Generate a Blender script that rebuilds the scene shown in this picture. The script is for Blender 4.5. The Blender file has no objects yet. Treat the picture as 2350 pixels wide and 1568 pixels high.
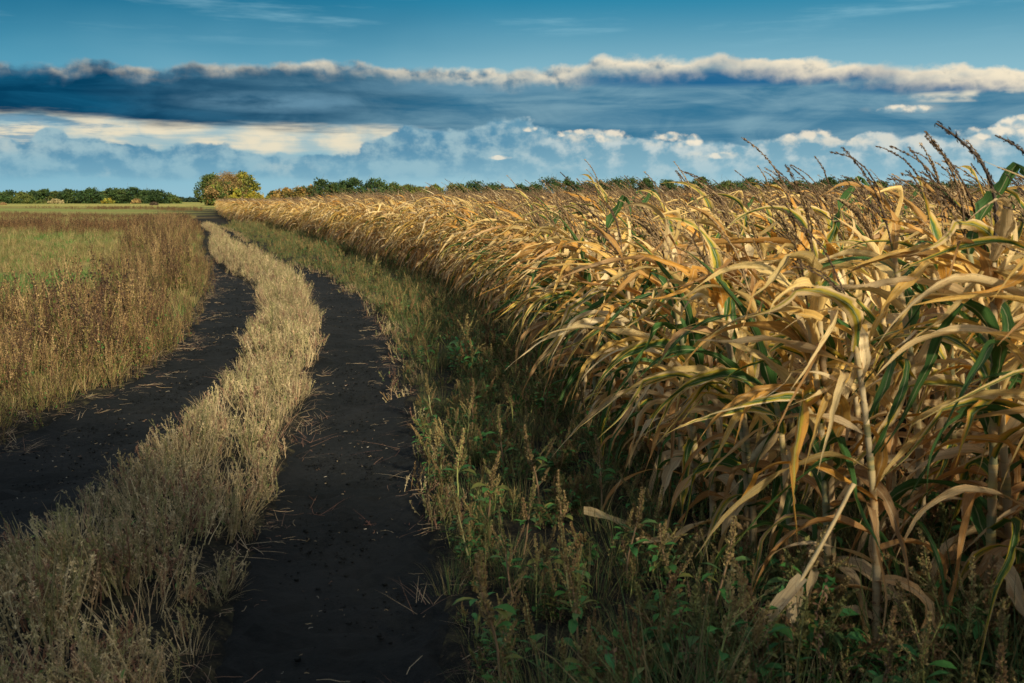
import bpy, math, random
import numpy as np
from math import radians, sin, cos, pi, tan, atan, sqrt

# ------------------------------------------------------------------ camera, sky, sun
S = bpy.context.scene
COL = S.collection
FPX, CX, CY, HOR, EYE = 2285.0, 1175.0, 784.0, 460.0, 1.6     # the photo measured at 2350 x 1568
PITCH = atan((CY - HOR) / FPX)
cam_d = bpy.data.cameras.new('camera')
cam_d.lens = 35.0; cam_d.sensor_width = 36.0; cam_d.clip_end = 6000; cam_d.clip_start = 0.05
cam_d.dof.use_dof = True; cam_d.dof.focus_distance = 8.0; cam_d.dof.aperture_fstop = 6.3
cam = bpy.data.objects.new('camera', cam_d); COL.objects.link(cam)
cam.location = (0, 0, EYE); cam.rotation_euler = (pi / 2 - PITCH, 0, 0)
S.camera = cam
S.render.engine = 'CYCLES'
S.view_settings.view_transform = 'Standard'
try: S.view_settings.look = 'None'
except Exception: pass
S.view_settings.exposure = 0.62
S.view_settings.gamma = 1.0
S.cycles.max_bounces = 6; S.cycles.diffuse_bounces = 3; S.cycles.glossy_bounces = 2
S.cycles.transmission_bounces = 4; S.cycles.transparent_max_bounces = 4
S.cycles.use_denoising = True
S.cycles.use_adaptive_sampling = False
S.cycles.sample_clamp_indirect = 6

SUN_EL, SUN_AZ = radians(27), radians(150)                   # azimuth measured from +y towards +x
sv = np.array([sin(SUN_AZ) * cos(SUN_EL), cos(SUN_AZ) * cos(SUN_EL), sin(SUN_EL)])
sun_d = bpy.data.lights.new('sun', 'SUN'); sun_d.energy = 5.0; sun_d.angle = radians(2.5)
sun_d.color = (1.0, 0.84, 0.58)
sun = bpy.data.objects.new('sun', sun_d); COL.objects.link(sun)
from mathutils import Vector, Matrix, Euler
sun.rotation_euler = Vector(-sv).to_track_quat('-Z', 'Y').to_euler()
sun.location = (30, -20, 30)


class V:
    """a node socket with arithmetic: every operation adds a Math node"""
    def __init__(self, nt, s): self.nt, self.s = nt, s
    def op(self, o, *a):
        n = self.nt.nodes.new('ShaderNodeMath'); n.operation = o
        for i, x in enumerate((self,) + a):
            if isinstance(x, V): self.nt.links.new(x.s, n.inputs[i])
            else: n.inputs[i].default_value = float(x)
        return V(self.nt, n.outputs[0])
    def __add__(self, b): return self.op('ADD', b)
    def __radd__(self, b): return self.op('ADD', b)
    def __sub__(self, b): return self.op('SUBTRACT', b)
    def __rsub__(self, b): return self.op('MULTIPLY', -1).op('ADD', b)
    def __mul__(self, b): return self.op('MULTIPLY', b)
    def __rmul__(self, b): return self.op('MULTIPLY', b)
    def __truediv__(self, b): return self.op('DIVIDE', b)
    def clamp(self): return self.op('MAXIMUM', 0.0).op('MINIMUM', 1.0)
    def max(self, b): return self.op('MAXIMUM', b)
    def min(self, b): return self.op('MINIMUM', b)
    def abs(self): return self.op('ABSOLUTE')
    def pow(self, b): return self.op('POWER', b)
    def ss(self, a, b):
        n = self.nt.nodes.new('ShaderNodeMapRange'); n.interpolation_type = 'SMOOTHSTEP'
        self.nt.links.new(self.s, n.inputs['Value'])
        for k, x in (('From Min', a), ('From Max', b)):
            if isinstance(x, V): self.nt.links.new(x.s, n.inputs[k])
            else: n.inputs[k].default_value = x
        return V(self.nt, n.outputs['Result'])


def combine(nt, x, y, z=0.0):
    n = nt.nodes.new('ShaderNodeCombineXYZ')
    for i, a in enumerate((x, y, z)):
        if isinstance(a, V): nt.links.new(a.s, n.inputs[i])
        else: n.inputs[i].default_value = float(a)
    return n.outputs[0]


def noise(nt, vec, scale=1.0, detail=5.0, rough=0.55, dist=0.0, dim='3D'):
    n = nt.nodes.new('ShaderNodeTexNoise'); n.noise_dimensions = dim; n.inputs['Scale'].default_value = scale
    n.inputs['Detail'].default_value = detail; n.inputs['Roughness'].default_value = rough
    n.inputs['Distortion'].default_value = dist
    if vec is not None: nt.links.new(vec, n.inputs['Vector'])
    return V(nt, n.outputs[0])


def voro(nt, vec):
    n = nt.nodes.new('ShaderNodeTexVoronoi'); n.voronoi_dimensions = '2D'; n.feature = 'F1'; n.inputs['Scale'].default_value = 1.0
    nt.links.new(vec, n.inputs['Vector'])
    return V(nt, n.outputs['Distance'])


def mixc(nt, f, a, b, mode='MIX'):
    n = nt.nodes.new('ShaderNodeMix'); n.data_type = 'RGBA'; n.blend_type = mode; n.clamp_factor = True
    if isinstance(f, V): nt.links.new(f.s, n.inputs[0])
    else: n.inputs[0].default_value = f
    for k, x in ((6, a), (7, b)):
        if isinstance(x, (tuple, list)): n.inputs[k].default_value = (*x[:3], 1)
        else: nt.links.new(x, n.inputs[k])
    return n.outputs[2]


def scalec(nt, c, v):
    """colour times a value"""
    n = nt.nodes.new('ShaderNodeVectorMath'); n.operation = 'SCALE'
    nt.links.new(c, n.inputs[0])
    if isinstance(v, V): nt.links.new(v.s, n.inputs['Scale'])
    else: n.inputs['Scale'].default_value = v
    return n.outputs[0]


def pix_dir(X, Y):
    d = np.array([(X - CX) / FPX, 1.0, (CY - Y) / FPX])
    c, s = cos(PITCH), sin(PITCH)
    d = np.array([d[0], c * d[1] + s * d[2], -s * d[1] + c * d[2]])
    return d / np.linalg.norm(d)


def pix_azel(X, Y):
    d = pix_dir(X, Y); return math.atan2(d[0], d[1]), math.asin(d[2])


def lin(*c):
    return tuple(((x / 255) / 12.92 if x / 255 <= 0.04045 else ((x / 255 + 0.055) / 1.055) ** 2.4) for x in c)


SKY_STR = 0.12
def skyc(*c):                                                # radiance wanted on screen -> colour before the strength
    return tuple(x / SKY_STR * 0.71 for x in lin(*c))


def build_world():
    w = bpy.data.worlds.new('World'); S.world = w; w.use_nodes = True
    nt = w.node_tree; nt.nodes.clear()
    out = nt.nodes.new('ShaderNodeOutputWorld'); bg = nt.nodes.new('ShaderNodeBackground')
    bg.inputs['Strength'].default_value = SKY_STR
    nt.links.new(bg.outputs[0], out.inputs[0])
    sky = nt.nodes.new('ShaderNodeTexSky'); sky.sky_type = 'NISHITA'; sky.sun_disc = False
    sky.sun_elevation = SUN_EL; sky.sun_rotation = SUN_AZ
    tc = nt.nodes.new('ShaderNodeTexCoord'); sp = nt.nodes.new('ShaderNodeSeparateXYZ')
    nt.links.new(tc.outputs['Generated'], sp.inputs[0])
    x, y, z = (V(nt, sp.outputs[i]) for i in range(3))
    az = x.op('ARCTAN2', y); el = z.op('ARCSINE')

    def curve(pts):                                          # a cloud edge: elevation as a function of azimuth
        n = nt.nodes.new('ShaderNodeFloatCurve'); cv = n.mapping.curves[0]
        P = sorted(((pix_azel(X, Y)[0] + 0.7) / 1.4, pix_azel(X, Y)[1] / 0.2) for X, Y in pts)
        P = [(0.0, P[0][1])] + P + [(1.0, P[-1][1])]
        cv.points[0].location = P[0]; cv.points[1].location = P[-1]
        for p in P[1:-1]: cv.points.new(*p)
        n.mapping.update()
        nt.links.new(((az + 0.7) / 1.4).clamp().s, n.inputs['Value'])
        return V(nt, n.outputs[0]) * 0.2
    def nz(kx, ky, seed, detail=6, rough=0.55, dist=0.0, dx=0.0, dy=0.0):
        return noise(nt, combine(nt, (az + dx) * kx + seed * 7.31, (el + dy) * ky + seed * 3.17), 1.0, detail, rough, dist, '2D') - 0.5
    warp = nz(55, 55, 77.0, 3) * 0.55
    def heap(kx, ky, seed, dx=0.0, dy=0.0):                  # rounded heads of cloud
        return 0.5 - voro(nt, combine(nt, (az + dx) * kx + warp + seed * 5.3, (el + dy) * ky + warp + seed * 2.9))
    def blob(X, Y, rx, ry):                                  # soft oval patch around a direction
        a0, e0 = pix_azel(X, Y)
        dx_ = (az - a0) / (rx / FPX); dy_ = (el - e0) / (ry / FPX)
        return (dx_ * dx_ + dy_ * dy_)

    wide = nz(5, 14, 3.1, 4)
    # clear sky: the physical sky, graded by the air to a deeper teal towards the side away from the sun
    base = mixc(nt, 1.0, sky.outputs[0], (0.40, 0.62, 0.70), 'MULTIPLY')
    side = (az + nz(3, 8, 9.0, 3) * 0.5).ss(-0.62, 0.12)
    lowc = mixc(nt, side, skyc(64, 148, 178), skyc(138, 184, 198))
    topc = mixc(nt, side, skyc(0, 92, 128), skyc(30, 126, 160))
    g = el.ss(0.09, 0.205)
    clear = mixc(nt, g, lowc, topc)
    clear = mixc(nt, 1.0 - el.ss(0.0, 0.05), clear, mixc(nt, side, skyc(118, 172, 194), skyc(160, 196, 206)))
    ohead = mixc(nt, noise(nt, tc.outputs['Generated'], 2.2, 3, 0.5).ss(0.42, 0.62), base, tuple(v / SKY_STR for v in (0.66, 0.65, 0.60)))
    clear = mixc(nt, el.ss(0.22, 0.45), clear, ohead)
    # thin high streaks
    st = (nz(6, 60, 5.5, 5, 0.6) + nz(3, 9, 6.5, 3) * 0.8).ss(0.02, 0.45) * el.ss(0.13, 0.17) * (1.0 - el.ss(0.3, 0.6))
    clear = mixc(nt, st * 0.55, clear, skyc(150, 196, 210))
    colr = clear

    # cream lit layer far behind, left of centre
    gapf = (el + nz(20, 30, 17.0, 5) * 0.02).ss(0.036, 0.052) * (1.0 - el.ss(0.078, 0.098))
    gapn = (nz(8, 70, 11.0, 6, 0.6) + heap(26, 60, 14.0) * 0.5).ss(-0.22, 0.22)
    sliv = (nz(11, 85, 15.0, 6, 0.62) + nz(5, 30, 16.0, 3) * 0.6).ss(0.04, 0.22)
    creamL = mixc(nt, gapn, skyc(160, 184, 188), skyc(228, 216, 188))
    creamR = mixc(nt, (nz(10, 40, 12.0, 6)).ss(-0.2, 0.3), skyc(96, 150, 182), skyc(140, 182, 200))
    cream = mixc(nt, (az + nz(9, 18, 13.0) * 0.16).ss(-0.16, -0.05), creamL, creamR)
    cream = mixc(nt, sliv * 0.75, cream, skyc(84, 138, 168))
    colr = mixc(nt, gapf * 0.95, colr, cream)

    # the dark bank
    top = curve([(-200, 134), (0, 132), (120, 142), (210, 132), (300, 146), (420, 142), (560, 140), (700, 130), (800, 136),
                 (900, 146), (1000, 148), (1100, 156), (1200, 152), (1310, 150), (1380, 128), (1500, 124), (1640, 120), (1760, 126),
                 (1900, 136), (2050, 140), (2200, 146), (2350, 156), (2600, 165)])
    bot = curve([(-200, 268), (0, 262), (200, 268), (350, 286), (600, 292), (800, 296), (950, 302), (1100, 318), (1300, 330), (2600, 330)])
    hB = heap(34, 60, 21.0)
    puff = hB * 0.0065 + nz(46, 70, 21.0, 7, 0.6) * 0.010 + nz(12, 20, 22.0, 3) * 0.012
    t_e = top + puff - 0.002
    b_e = bot + nz(10, 120, 24.0, 6, 0.6) * 0.02
    dT = t_e - el                                            # depth below the bank's top edge
    a_bank = dT.ss(-0.0012, (nz(9, 9, 230.0, 3) * 0.012 + 0.006).max(0.002)) * (el - b_e).ss(-0.006, 0.008)
    leftness = 1.0 - (az + nz(7, 30, 25.0) * 0.25).ss(-0.42, 0.12)
    streak = nz(7, 65, 26.0, 7, 0.6, 0.4) * 0.8 + nz(11, 34, 261.0, 6, 0.6, 0.6) * 0.8
    lightpatch = ((1.0 - blob(640, 235, 260, 26)).clamp() * 0.75 * nz(14, 50, 27.0).ss(-0.25, 0.2)
                  + (1.0 - blob(1050, 200, 330, 22)).clamp() * 0.35)
    bodyR = mixc(nt, streak.ss(-0.36, 0.40), skyc(48, 110, 142), skyc(118, 156, 172))
    bodyL = mixc(nt, streak.ss(-0.15, 0.35), skyc(4, 58, 88), skyc(18, 84, 116))
    body = mixc(nt, leftness, bodyR, bodyL)
    body = mixc(nt, lightpatch.clamp(), body, skyc(110, 152, 174))
    dark2 = (1.0 - blob(1720, 178, 480, 22)).clamp() * 1.3 + (1.0 - blob(2250, 192, 320, 20)).clamp() * 1.2
    body = mixc(nt, dark2.clamp() * 0.85, body, skyc(6, 90, 136))
    creamS = ((1.0 - blob(2230, 220, 190, 13)).clamp() + (1.0 - blob(2075, 250, 95, 13)).clamp() * 0.3
              + (1.0 - blob(2380, 168, 300, 14)).clamp() * 0.8) * (nz(20, 70, 28.0, 6) + heap(40, 90, 281.0) * 0.5).ss(-0.12, 0.22)
    body = mixc(nt, creamS.clamp(), body, skyc(222, 214, 192))
    # rim lit by the sun: relief from the puffs, thicker to the right
    rel = (hB - heap(34, 60, 21.0, dx=0.006, dy=0.005)) * 0.8 + (nz(70, 90, 211.0, 6, 0.58) - nz(70, 90, 211.0, 6, 0.58, dx=0.005, dy=0.005)) * 0.7
    thick = (az.ss(-0.5, 0.35)) * 0.008 + 0.011 + nz(22, 20, 291.0, 3) * 0.014
    rimf = 1.0 - (dT + rel * 0.006 + nz(30, 40, 29.0, 5) * 0.012).ss(thick * 0.15, thick * 1.45)
    rimc = mixc(nt, (rel * 1.2 + az * 0.95 + 0.22 + nz(18, 30, 292.0, 3) * 0.5 - (dT - 0.008) * 14.0).ss(-0.45, 0.5), skyc(84, 120, 142), skyc(238, 224, 196))
    body = mixc(nt, rimf * (nz(13, 10, 293.0, 4) * 1.6 + 0.80 + az * 0.6).clamp() * 0.95, body, rimc)
    colr = mixc(nt, a_bank, colr, body)

    # the lower heaped clouds
    ctop = curve([(-200, 300), (0, 312), (60, 316), (95, 292), (125, 286), (170, 306), (260, 320), (330, 330), (420, 334), (500, 322), (560, 338),
                  (660, 352), (720, 344), (800, 344), (850, 322), (900, 298), (960, 290), (1010, 300), (1080, 285), (1180, 268), (1260, 292),
                  (1330, 300), (1420, 296), (1500, 312), (1600, 318), (1700, 324), (1850, 304), (1930, 316), (2010, 292), (2100, 302), (2180, 306),
                  (2260, 296), (2310, 268), (2600, 262)])
    hC = heap(34, 50, 31.0)
    t_c = ctop + hC * 0.010 + nz(45, 60, 32.0, 7, 0.58) * 0.014 - 0.002
    dC = t_c - el
    cbot = 0.0195 + nz(14, 60, 33.0, 4) * 0.012
    a_c = dC.ss(-0.0008, 0.0035) * (el - cbot).ss(-0.004, 0.006)
    rel2 = (hC - heap(34, 50, 31.0, dx=0.007, dy=0.005)) * 0.7 + (nz(44, 62, 34.0, 7, 0.6) - nz(44, 62, 34.0, 7, 0.6, dx=0.009, dy=0.007)) * 1.8
    big = nz(14, 30, 35.0, 5)
    cl = mixc(nt, (rel2 * 0.85 + big * 1.3).ss(-0.45, 0.5), skyc(76, 132, 162), skyc(146, 178, 188))
    cr = mixc(nt, (rel2 * 0.85 + big * 1.1 + dC * -4.0 + nz(9, 14, 351.0, 3) * 0.8).ss(-0.42, 0.5), skyc(110, 156, 176), skyc(194, 204, 202))
    cc = mixc(nt, (az + nz(10, 10, 36.0) * 0.1).ss(-0.12, 0.15), cl, cr)
    warm = ((1.0 - blob(1350, 306, 120, 24)).clamp() * 1.3 + (1.0 - blob(1550, 318, 90, 22)).clamp() * 1.0 + (1.0 - blob(1640, 356, 70, 14)).clamp()
            + (1.0 - blob(1870, 316, 110, 34)).clamp() + (1.0 - blob(2030, 310, 140, 40)).clamp() * 0.7 + (1.0 - blob(2260, 306, 130, 34)).clamp() * 1.1
            + (1.0 - blob(240, 394, 50, 14)).clamp() * 0.8 + (1.0 - blob(660, 390, 80, 26)).clamp() * 0.5 + (1.0 - blob(20, 330, 60, 24)).clamp() * 0.4)
    wf = (warm * (rel2 * 1.6 + hC * 1.1 + big * 0.6 + 0.25)).clamp() * (1.0 - (dC).ss(0.012, 0.03) * 0.4)
    cc = mixc(nt, wf * 0.5, cc, skyc(232, 218, 192))
    cc = mixc(nt, (1.0 - (el - cbot).ss(0.0, 0.03)) * 0.5, cc, skyc(104, 160, 184))
    colr = mixc(nt, a_c * 0.96, colr, cc)
    # small sunlit puffs standing before the heaped clouds, and the pale air above the horizon
    rag = nz(60, 80, 41.0, 7, 0.62); hS = heap(70, 110, 42.0); relS = hS - heap(70, 110, 42.0, dx=0.004, dy=0.004)
    def cloudlet(X, Y, rx, ry):
        return ((1.0 - blob(X, Y, rx, ry)) * 0.8 + rag * 2.0 + hS * 0.5).ss(0.12, 0.85)
    pf = cloudlet(1405, 314, 44, 18).max(cloudlet(1320, 306, 50, 9)).max(cloudlet(1530, 314, 52, 13)).max(cloudlet(1592, 322, 22, 14)).max(cloudlet(1655, 357, 36, 9))
    pf = pf.max(cloudlet(1212, 296, 26, 8)).max(cloudlet(1862, 312, 56, 18)).max(cloudlet(2252, 306, 70, 14)).max(cloudlet(2330, 292, 36, 26)).max(cloudlet(2080, 250, 62, 11)).max(cloudlet(1150, 362, 30, 6))
    colr = mixc(nt, pf * 0.78, colr, mixc(nt, (relS * 1.4 + rag).ss(-0.5, 0.35), skyc(150, 176, 184), skyc(244, 230, 204)))
    colr = mixc(nt, (1.0 - el.ss(0.0, 0.062)) * (az.ss(-0.5, 0.2) * 0.32 + 0.34), colr, skyc(158, 194, 204))
    # ground-side half of the dome
    colr = mixc(nt, el.ss(-0.05, 0.0), (0.1, 0.12, 0.12), colr)
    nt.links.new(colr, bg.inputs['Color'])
    w.cycles.sampling_method = 'MANUAL'; w.cycles.sample_map_resolution = 512


build_world()

# ------------------------------------------------------------------ measuring the place
def P(X, Y, z=0.0):
    d = pix_dir(X, Y); k = (z - EYE) / d[2]
    return d[0] * k, d[1] * k


def world_at(X, D):
    d = pix_dir(X, HOR); return d[0] / d[1] * D, D


def edge(pts):
    a = sorted((P(X, Y)[1], P(X, Y)[0]) for X, Y in pts)
    ys = np.array([p[0] for p in a]); xs = np.array([p[1] for p in a])
    s0 = (xs[1] - xs[0]) / max(ys[1] - ys[0], 1e-6)
    yy = np.concatenate(([-8.0], ys)); xx = np.concatenate(([xs[0] - s0 * (ys[0] + 8)], xs))
    fine = np.arange(-8, ys[-1], 0.25)
    v = np.interp(fine, yy, xx)
    for k in (5, 5):                                         # round the corners, more softly far away
        v = np.convolve(np.pad(v, k // 2 + 2, mode='edge'), np.ones(k + 4) / (k + 4), mode='valid')[:len(fine)]
    return lambda y: np.interp(y, fine, v)


FAR = [(458, 516), (454, 510), (464, 502), (475, 493), (484, 485), (494, 476)]
RL = edge([(490, 1568), (590, 1300), (652, 1100), (696, 1000), (718, 900), (738, 800), (740, 750), (725, 700), (690, 645), (628, 606),
           (566, 581), (530, 566), (528, 552), (508, 537), (484, 525)] + [(x + 8, y) for x, y in FAR])
RR = edge([(1010, 1568), (985, 1300), (950, 1100), (932, 1000), (915, 900), (885, 800), (866, 750), (842, 700), (785, 652), (734, 626), (650, 608),
           (598, 588), (566, 568), (558, 552), (532, 535), (498, 524)] + [(x + 15, y) for x, y in FAR])
LL = edge([(-640, 1300), (-420, 1180), (-160, 1080), (15, 1000), (268, 900), (414, 800), (448, 750), (474, 700), (487, 662), (484, 625),
           (478, 602), (468, 584), (465, 568), (470, 552), (466, 537), (452, 523)] + [(x - 14, y) for x, y in FAR])
LR = edge([(-20, 1300), (145, 1180), (285, 1080), (390, 1000), (500, 900), (558, 800), (580, 750), (594, 700), (592, 662), (556, 640), (518, 618),
           (496, 602), (482, 586), (478, 570), (488, 550), (482, 537), (464, 523)] + [(x - 5, y) for x, y in FAR])
CE = edge([(2090, 1660), (1900, 1440), (1740, 1320), (1590, 1215), (1435, 1105), (1330, 970), (1240, 850), (1120, 715), (1030, 652), (880, 602),
           (730, 560), (660, 538), (622, 522), (560, 519), (522, 505), (505, 494), (500, 485), (507, 476)])


def sstep(a, b, x):
    t = np.clip((x - a) / (b - a), 0, 1); return t * t * (3 - 2 * t)


_r = np.random.RandomState(5)
_wav = [(_r.uniform(0.25, 3.5), _r.uniform(0, 6.28), _r.uniform(0, 6.28)) for _ in range(14)]


def lump(x, y, amp=1.0):                                     # gentle unevenness of the soil
    v = 0
    for k, a, p in _wav: v = v + np.sin(k * (x * cos(a) + y * sin(a)) + p) / (k + 0.6)
    return v * 0.012 * amp


def base_z(x, y):
    x = np.asarray(x, float); y = np.asarray(y, float)
    z = 0.55 * sstep(-26, 18, x) * sstep(14, 95, y)
    z = z + 0.25 * sstep(20, 120, y) * sstep(10, 80, -x)
    return z + lump(x, y)


def rut_mask(x, y):
    """1 inside a wheel rut"""
    m1 = sstep(-0.10, 0.12, x - RL(y)) * sstep(-0.10, 0.12, RR(y) - x)
    m2 = sstep(-0.10, 0.12, x - LL(y)) * sstep(-0.10, 0.12, LR(y) - x)
    return np.maximum(m1, m2) * (y < 200)


def ground_z(x, y):
    x = np.asarray(x, float); y = np.asarray(y, float)
    st = sstep(0, 0.3, x - LR(y)) * sstep(0, 0.3, RL(y) - x)
    return base_z(x, y) + 0.05 * st * (y < 120)


# ------------------------------------------------------------------ helpers: meshes
class B:
    """collects quads with a colour (rgb + greenness) and leaf coordinates per vertex"""
    def __init__(self): self.v, self.f, self.c, self.u, self.m, self.n = [], [], [], [], [], 0
    def add(self, v, f, c, u=None, m=0):
        v = np.asarray(v, np.float32).reshape(-1, 3); f = np.asarray(f, np.int32).reshape(-1, 4)
        c = np.asarray(c, np.float32)
        if c.ndim == 1:
            if len(c) == 3: c = np.append(c, 0)
            c = np.tile(c, (len(v), 1))
        elif c.shape[1] == 3: c = np.hstack((c, np.zeros((len(c), 1), np.float32)))
        self.v.append(v); self.f.append(f + self.n); self.c.append(c)
        self.u.append(np.zeros((len(v), 3), np.float32) if u is None else np.asarray(u, np.float32))
        self.m.append(np.full(len(f), m, np.int32)); self.n += len(v)
        return self
    def join(self, o, m=0):
        if o.n:
            self.add(np.concatenate(o.v), np.concatenate(o.f), np.concatenate(o.c), np.concatenate(o.u)); self.m[-1] = np.concatenate(o.m) + m
        return self
    def mesh(self, name, mats, smooth=True):
        me = bpy.data.meshes.new(name)
        v = np.concatenate(self.v); f = np.concatenate(self.f)
        me.vertices.add(len(v)); me.vertices.foreach_set('co', v.ravel())
        me.loops.add(f.size); me.loops.foreach_set('vertex_index', f.ravel())
        me.polygons.add(len(f)); me.polygons.foreach_set('loop_start', np.arange(0, f.size, 4, dtype=np.int32))
        me.polygons.foreach_set('material_index', np.concatenate(self.m))
        me.polygons.foreach_set('use_smooth', np.full(len(f), smooth))
        a = me.attributes.new('tint', 'FLOAT_COLOR', 'POINT'); a.data.foreach_set('color', np.concatenate(self.c).ravel())
        a = me.attributes.new('blade', 'FLOAT_VECTOR', 'POINT'); a.data.foreach_set('vector', np.concatenate(self.u).ravel())
        for m in mats: me.materials.append(m)
        me.update(calc_edges=True); me.validate()
        return me
    def obj(self, name, mats, parent=None, smooth=True):
        o = bpy.data.objects.new(name, self.mesh(name, mats, smooth)); COL.objects.link(o)
        if parent: o.parent = parent
        return o


def tag(o, label=None, cat=None, group=None, kind=None):
    for k, v in (('label', label), ('category', cat), ('group', group), ('kind', kind)):
        if v: o[k] = v
    return o


def empty(name, loc, rz=0.0):
    o = bpy.data.objects.new(name, None); COL.objects.link(o); o.empty_display_size = 0.1
    o.location = loc; o.rotation_euler = (0, 0, rz); return o


def nrm(a): return a / (np.linalg.norm(a, axis=-1, keepdims=True) + 1e-9)


def tube(b, p, r, col, sides=5, m=0):
    p = np.asarray(p, float); n = len(p); r = np.broadcast_to(np.asarray(r, float), (n,))
    t = nrm(np.gradient(p, axis=0)); ref = np.array([0.31, 0.95, 0.05])
    s = nrm(np.cross(t, ref)); q = np.cross(s, t)
    a = np.arange(sides) * 2 * pi / sides
    v = p[:, None, :] + r[:, None, None] * (np.cos(a)[None, :, None] * s[:, None, :] + np.sin(a)[None, :, None] * q[:, None, :])
    i = np.arange(n - 1)[:, None] * sides; j = np.arange(sides)[None, :]; k = (j + 1) % sides
    f = np.stack((i + j, i + k, i + sides + k, i + sides + j), -1).reshape(-1, 4)
    c = np.asarray(col, float)
    if c.ndim == 2: c = np.repeat(c, sides, axis=0)
    u = np.zeros((n * sides, 3)); u[:, 1] = np.repeat(np.linspace(0, 1, n), sides)
    b.add(v.reshape(-1, 3), f, c, u, m)


def chips(b, cen, size, rng, col, up=0.0, asp=0.45, m=0, axis=None):
    """many small leaf-like diamonds at the given centres"""
    cen = np.asarray(cen, float); n = len(cen)
    if not n: return
    d = nrm(rng.normal(size=(n, 3)) + np.array([0, 0, up])) if axis is None else nrm(axis + rng.normal(size=(n, 3)) * 0.5)
    s = nrm(np.cross(d, rng.normal(size=(n, 3))))
    L = (np.broadcast_to(size, (n,)) * rng.uniform(0.6, 1.4, n))[:, None]
    v = np.stack((cen - d * L * 0.5, cen + s * L * asp * 0.5, cen + d * L * 0.5, cen - s * L * asp * 0.5), 1).reshape(-1, 3)
    c = np.asarray(col, float)
    if c.ndim == 1: c = np.tile(c, (n, 1))
    c = c * rng.uniform(0.75, 1.25, (n, 1))
    b.add(v, np.arange(n * 4).reshape(-1, 4), np.repeat(c, 4, axis=0), None, m)


def blade(b, base, d0, length, width, rng, pull=(0, 0, 0), drop=1.0, seg=10, across=2, twist=0.0, fold=0.25, wave=0.0, col=(.5, .4, .2), green=0.0,
          m=0, kink=None, prof=None, wob=0.0, rag=0.0):
    """a leaf grown step by step: leaves the stem along d0, is pulled by the wind and hangs under its own weight"""
    d = nrm(np.asarray(d0, float)); p = np.array(base, float); ds = length / seg
    pts, dirs = [p.copy()], [d.copy()]
    pull = np.asarray(pull, float); wv = np.zeros(3)
    for i in range(seg):
        t = (i + 1) / seg
        w = pull * (0.5 + t) * ds
        d = nrm(d + w + np.array([0, 0, -1.0]) * drop * ds * (0.3 + 2.0 * t) + rng.normal(size=3) * 0.05 + wv)
        wv = wv * 0.55 + rng.normal(size=3) * wob
        if kink is not None and abs(t - kink) < 0.5 / seg: d = nrm(d + np.array([rng.normal() * 0.3, rng.normal() * 0.3, -1.6]))
        p = p + d * ds; pts.append(p.copy()); dirs.append(d.copy())
    pts = np.array(pts); dirs = np.array(dirs); n = seg + 1
    t = np.linspace(0, 1, n)
    side = np.cross(dirs, np.array([0, 0, 1.0])); bad = np.linalg.norm(side, axis=1) < 0.15
    side[bad] = side[bad] + np.array([0.3, 0.3, 0])
    for i in range(1, n):
        if np.dot(side[i], side[i - 1]) < 0: side[i] = -side[i]
        side[i] = nrm(side[i]) * 0.5 + nrm(side[i - 1]) * 0.5
    side = nrm(side); nor = nrm(np.cross(side, dirs))
    an = twist * t ** 1.2 + rng.uniform(-0.3, 0.3) + (np.cumsum(rng.normal(size=n)) * wob * 1.5)
    ca, sa = np.cos(an)[:, None], np.sin(an)[:, None]
    side, nor = side * ca + nor * sa, nor * ca - side * sa
    if prof is None:
        wt = width * np.clip(0.62 + 2.4 * t, 0, 1) * np.clip((1 - t) * 1.3, 0.02, 1) ** 1.05
    else: wt = width * prof(t)
    us = np.linspace(-1, 1, across + 1)
    ph = rng.uniform(0, 6.28); k = rng.uniform(14, 26)
    v = np.zeros((n, across + 1, 3))
    for j, u in enumerate(us):
        lift = fold * abs(u) * wt + wave * wt * abs(u) * np.sin(k * t * length + ph + (2.1 if u > 0 else 0))
        rg_ = 1.0 if not rag else np.clip(1 + rng.normal(size=n) * rag - (rng.uniform(size=n) < 0.06) * 0.45, 0.2, 1.3)
        v[:, j] = pts + side * (wt * u * 0.5 * rg_)[:, None] + nor * lift[:, None] * 0.5
    i = np.arange(seg)[:, None] * (across + 1); j = np.arange(across)[None, :]
    f = np.stack((i + j, i + j + 1, i + across + 1 + j + 1, i + across + 1 + j), -1).reshape(-1, 4)
    uv = np.zeros((n, across + 1, 3)); uv[:, :, 0] = us[None, :]; uv[:, :, 1] = (t * length)[:, None]; uv[:, :, 2] = rng.uniform(0, 1)
    c = np.zeros((n, across + 1, 4)); c[:, :, :3] = col; c[:, :, 3] = green
    b.add(v.reshape(-1, 3), f, c.reshape(-1, 4), uv.reshape(-1, 3), m)
    return pts


# ------------------------------------------------------------------ materials
def new_mat(name):
    m = bpy.data.materials.new(name); m.use_nodes = True; nt = m.node_tree; nt.nodes.clear()
    out = nt.nodes.new('ShaderNodeOutputMaterial'); pr = nt.nodes.new('ShaderNodeBsdfPrincipled')
    return m, nt, out, pr


def attr(nt, name):
    n = nt.nodes.new('ShaderNodeAttribute'); n.attribute_name = name; return n


def thin(nt, out, pr, col, trans, tint=None):
    """leaf: reflects from both sides and lets some light through"""
    nt.links.new(col, pr.inputs['Base Color'])
    tr = nt.nodes.new('ShaderNodeBsdfTranslucent')
    nt.links.new(col if tint is None else tint, tr.inputs['Color'])
    mx = nt.nodes.new('ShaderNodeMixShader'); mx.inputs[0].default_value = trans
    nt.links.new(pr.outputs[0], mx.inputs[1]); nt.links.new(tr.outputs[0], mx.inputs[2]); nt.links.new(mx.outputs[0], out.inputs[0])


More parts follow.
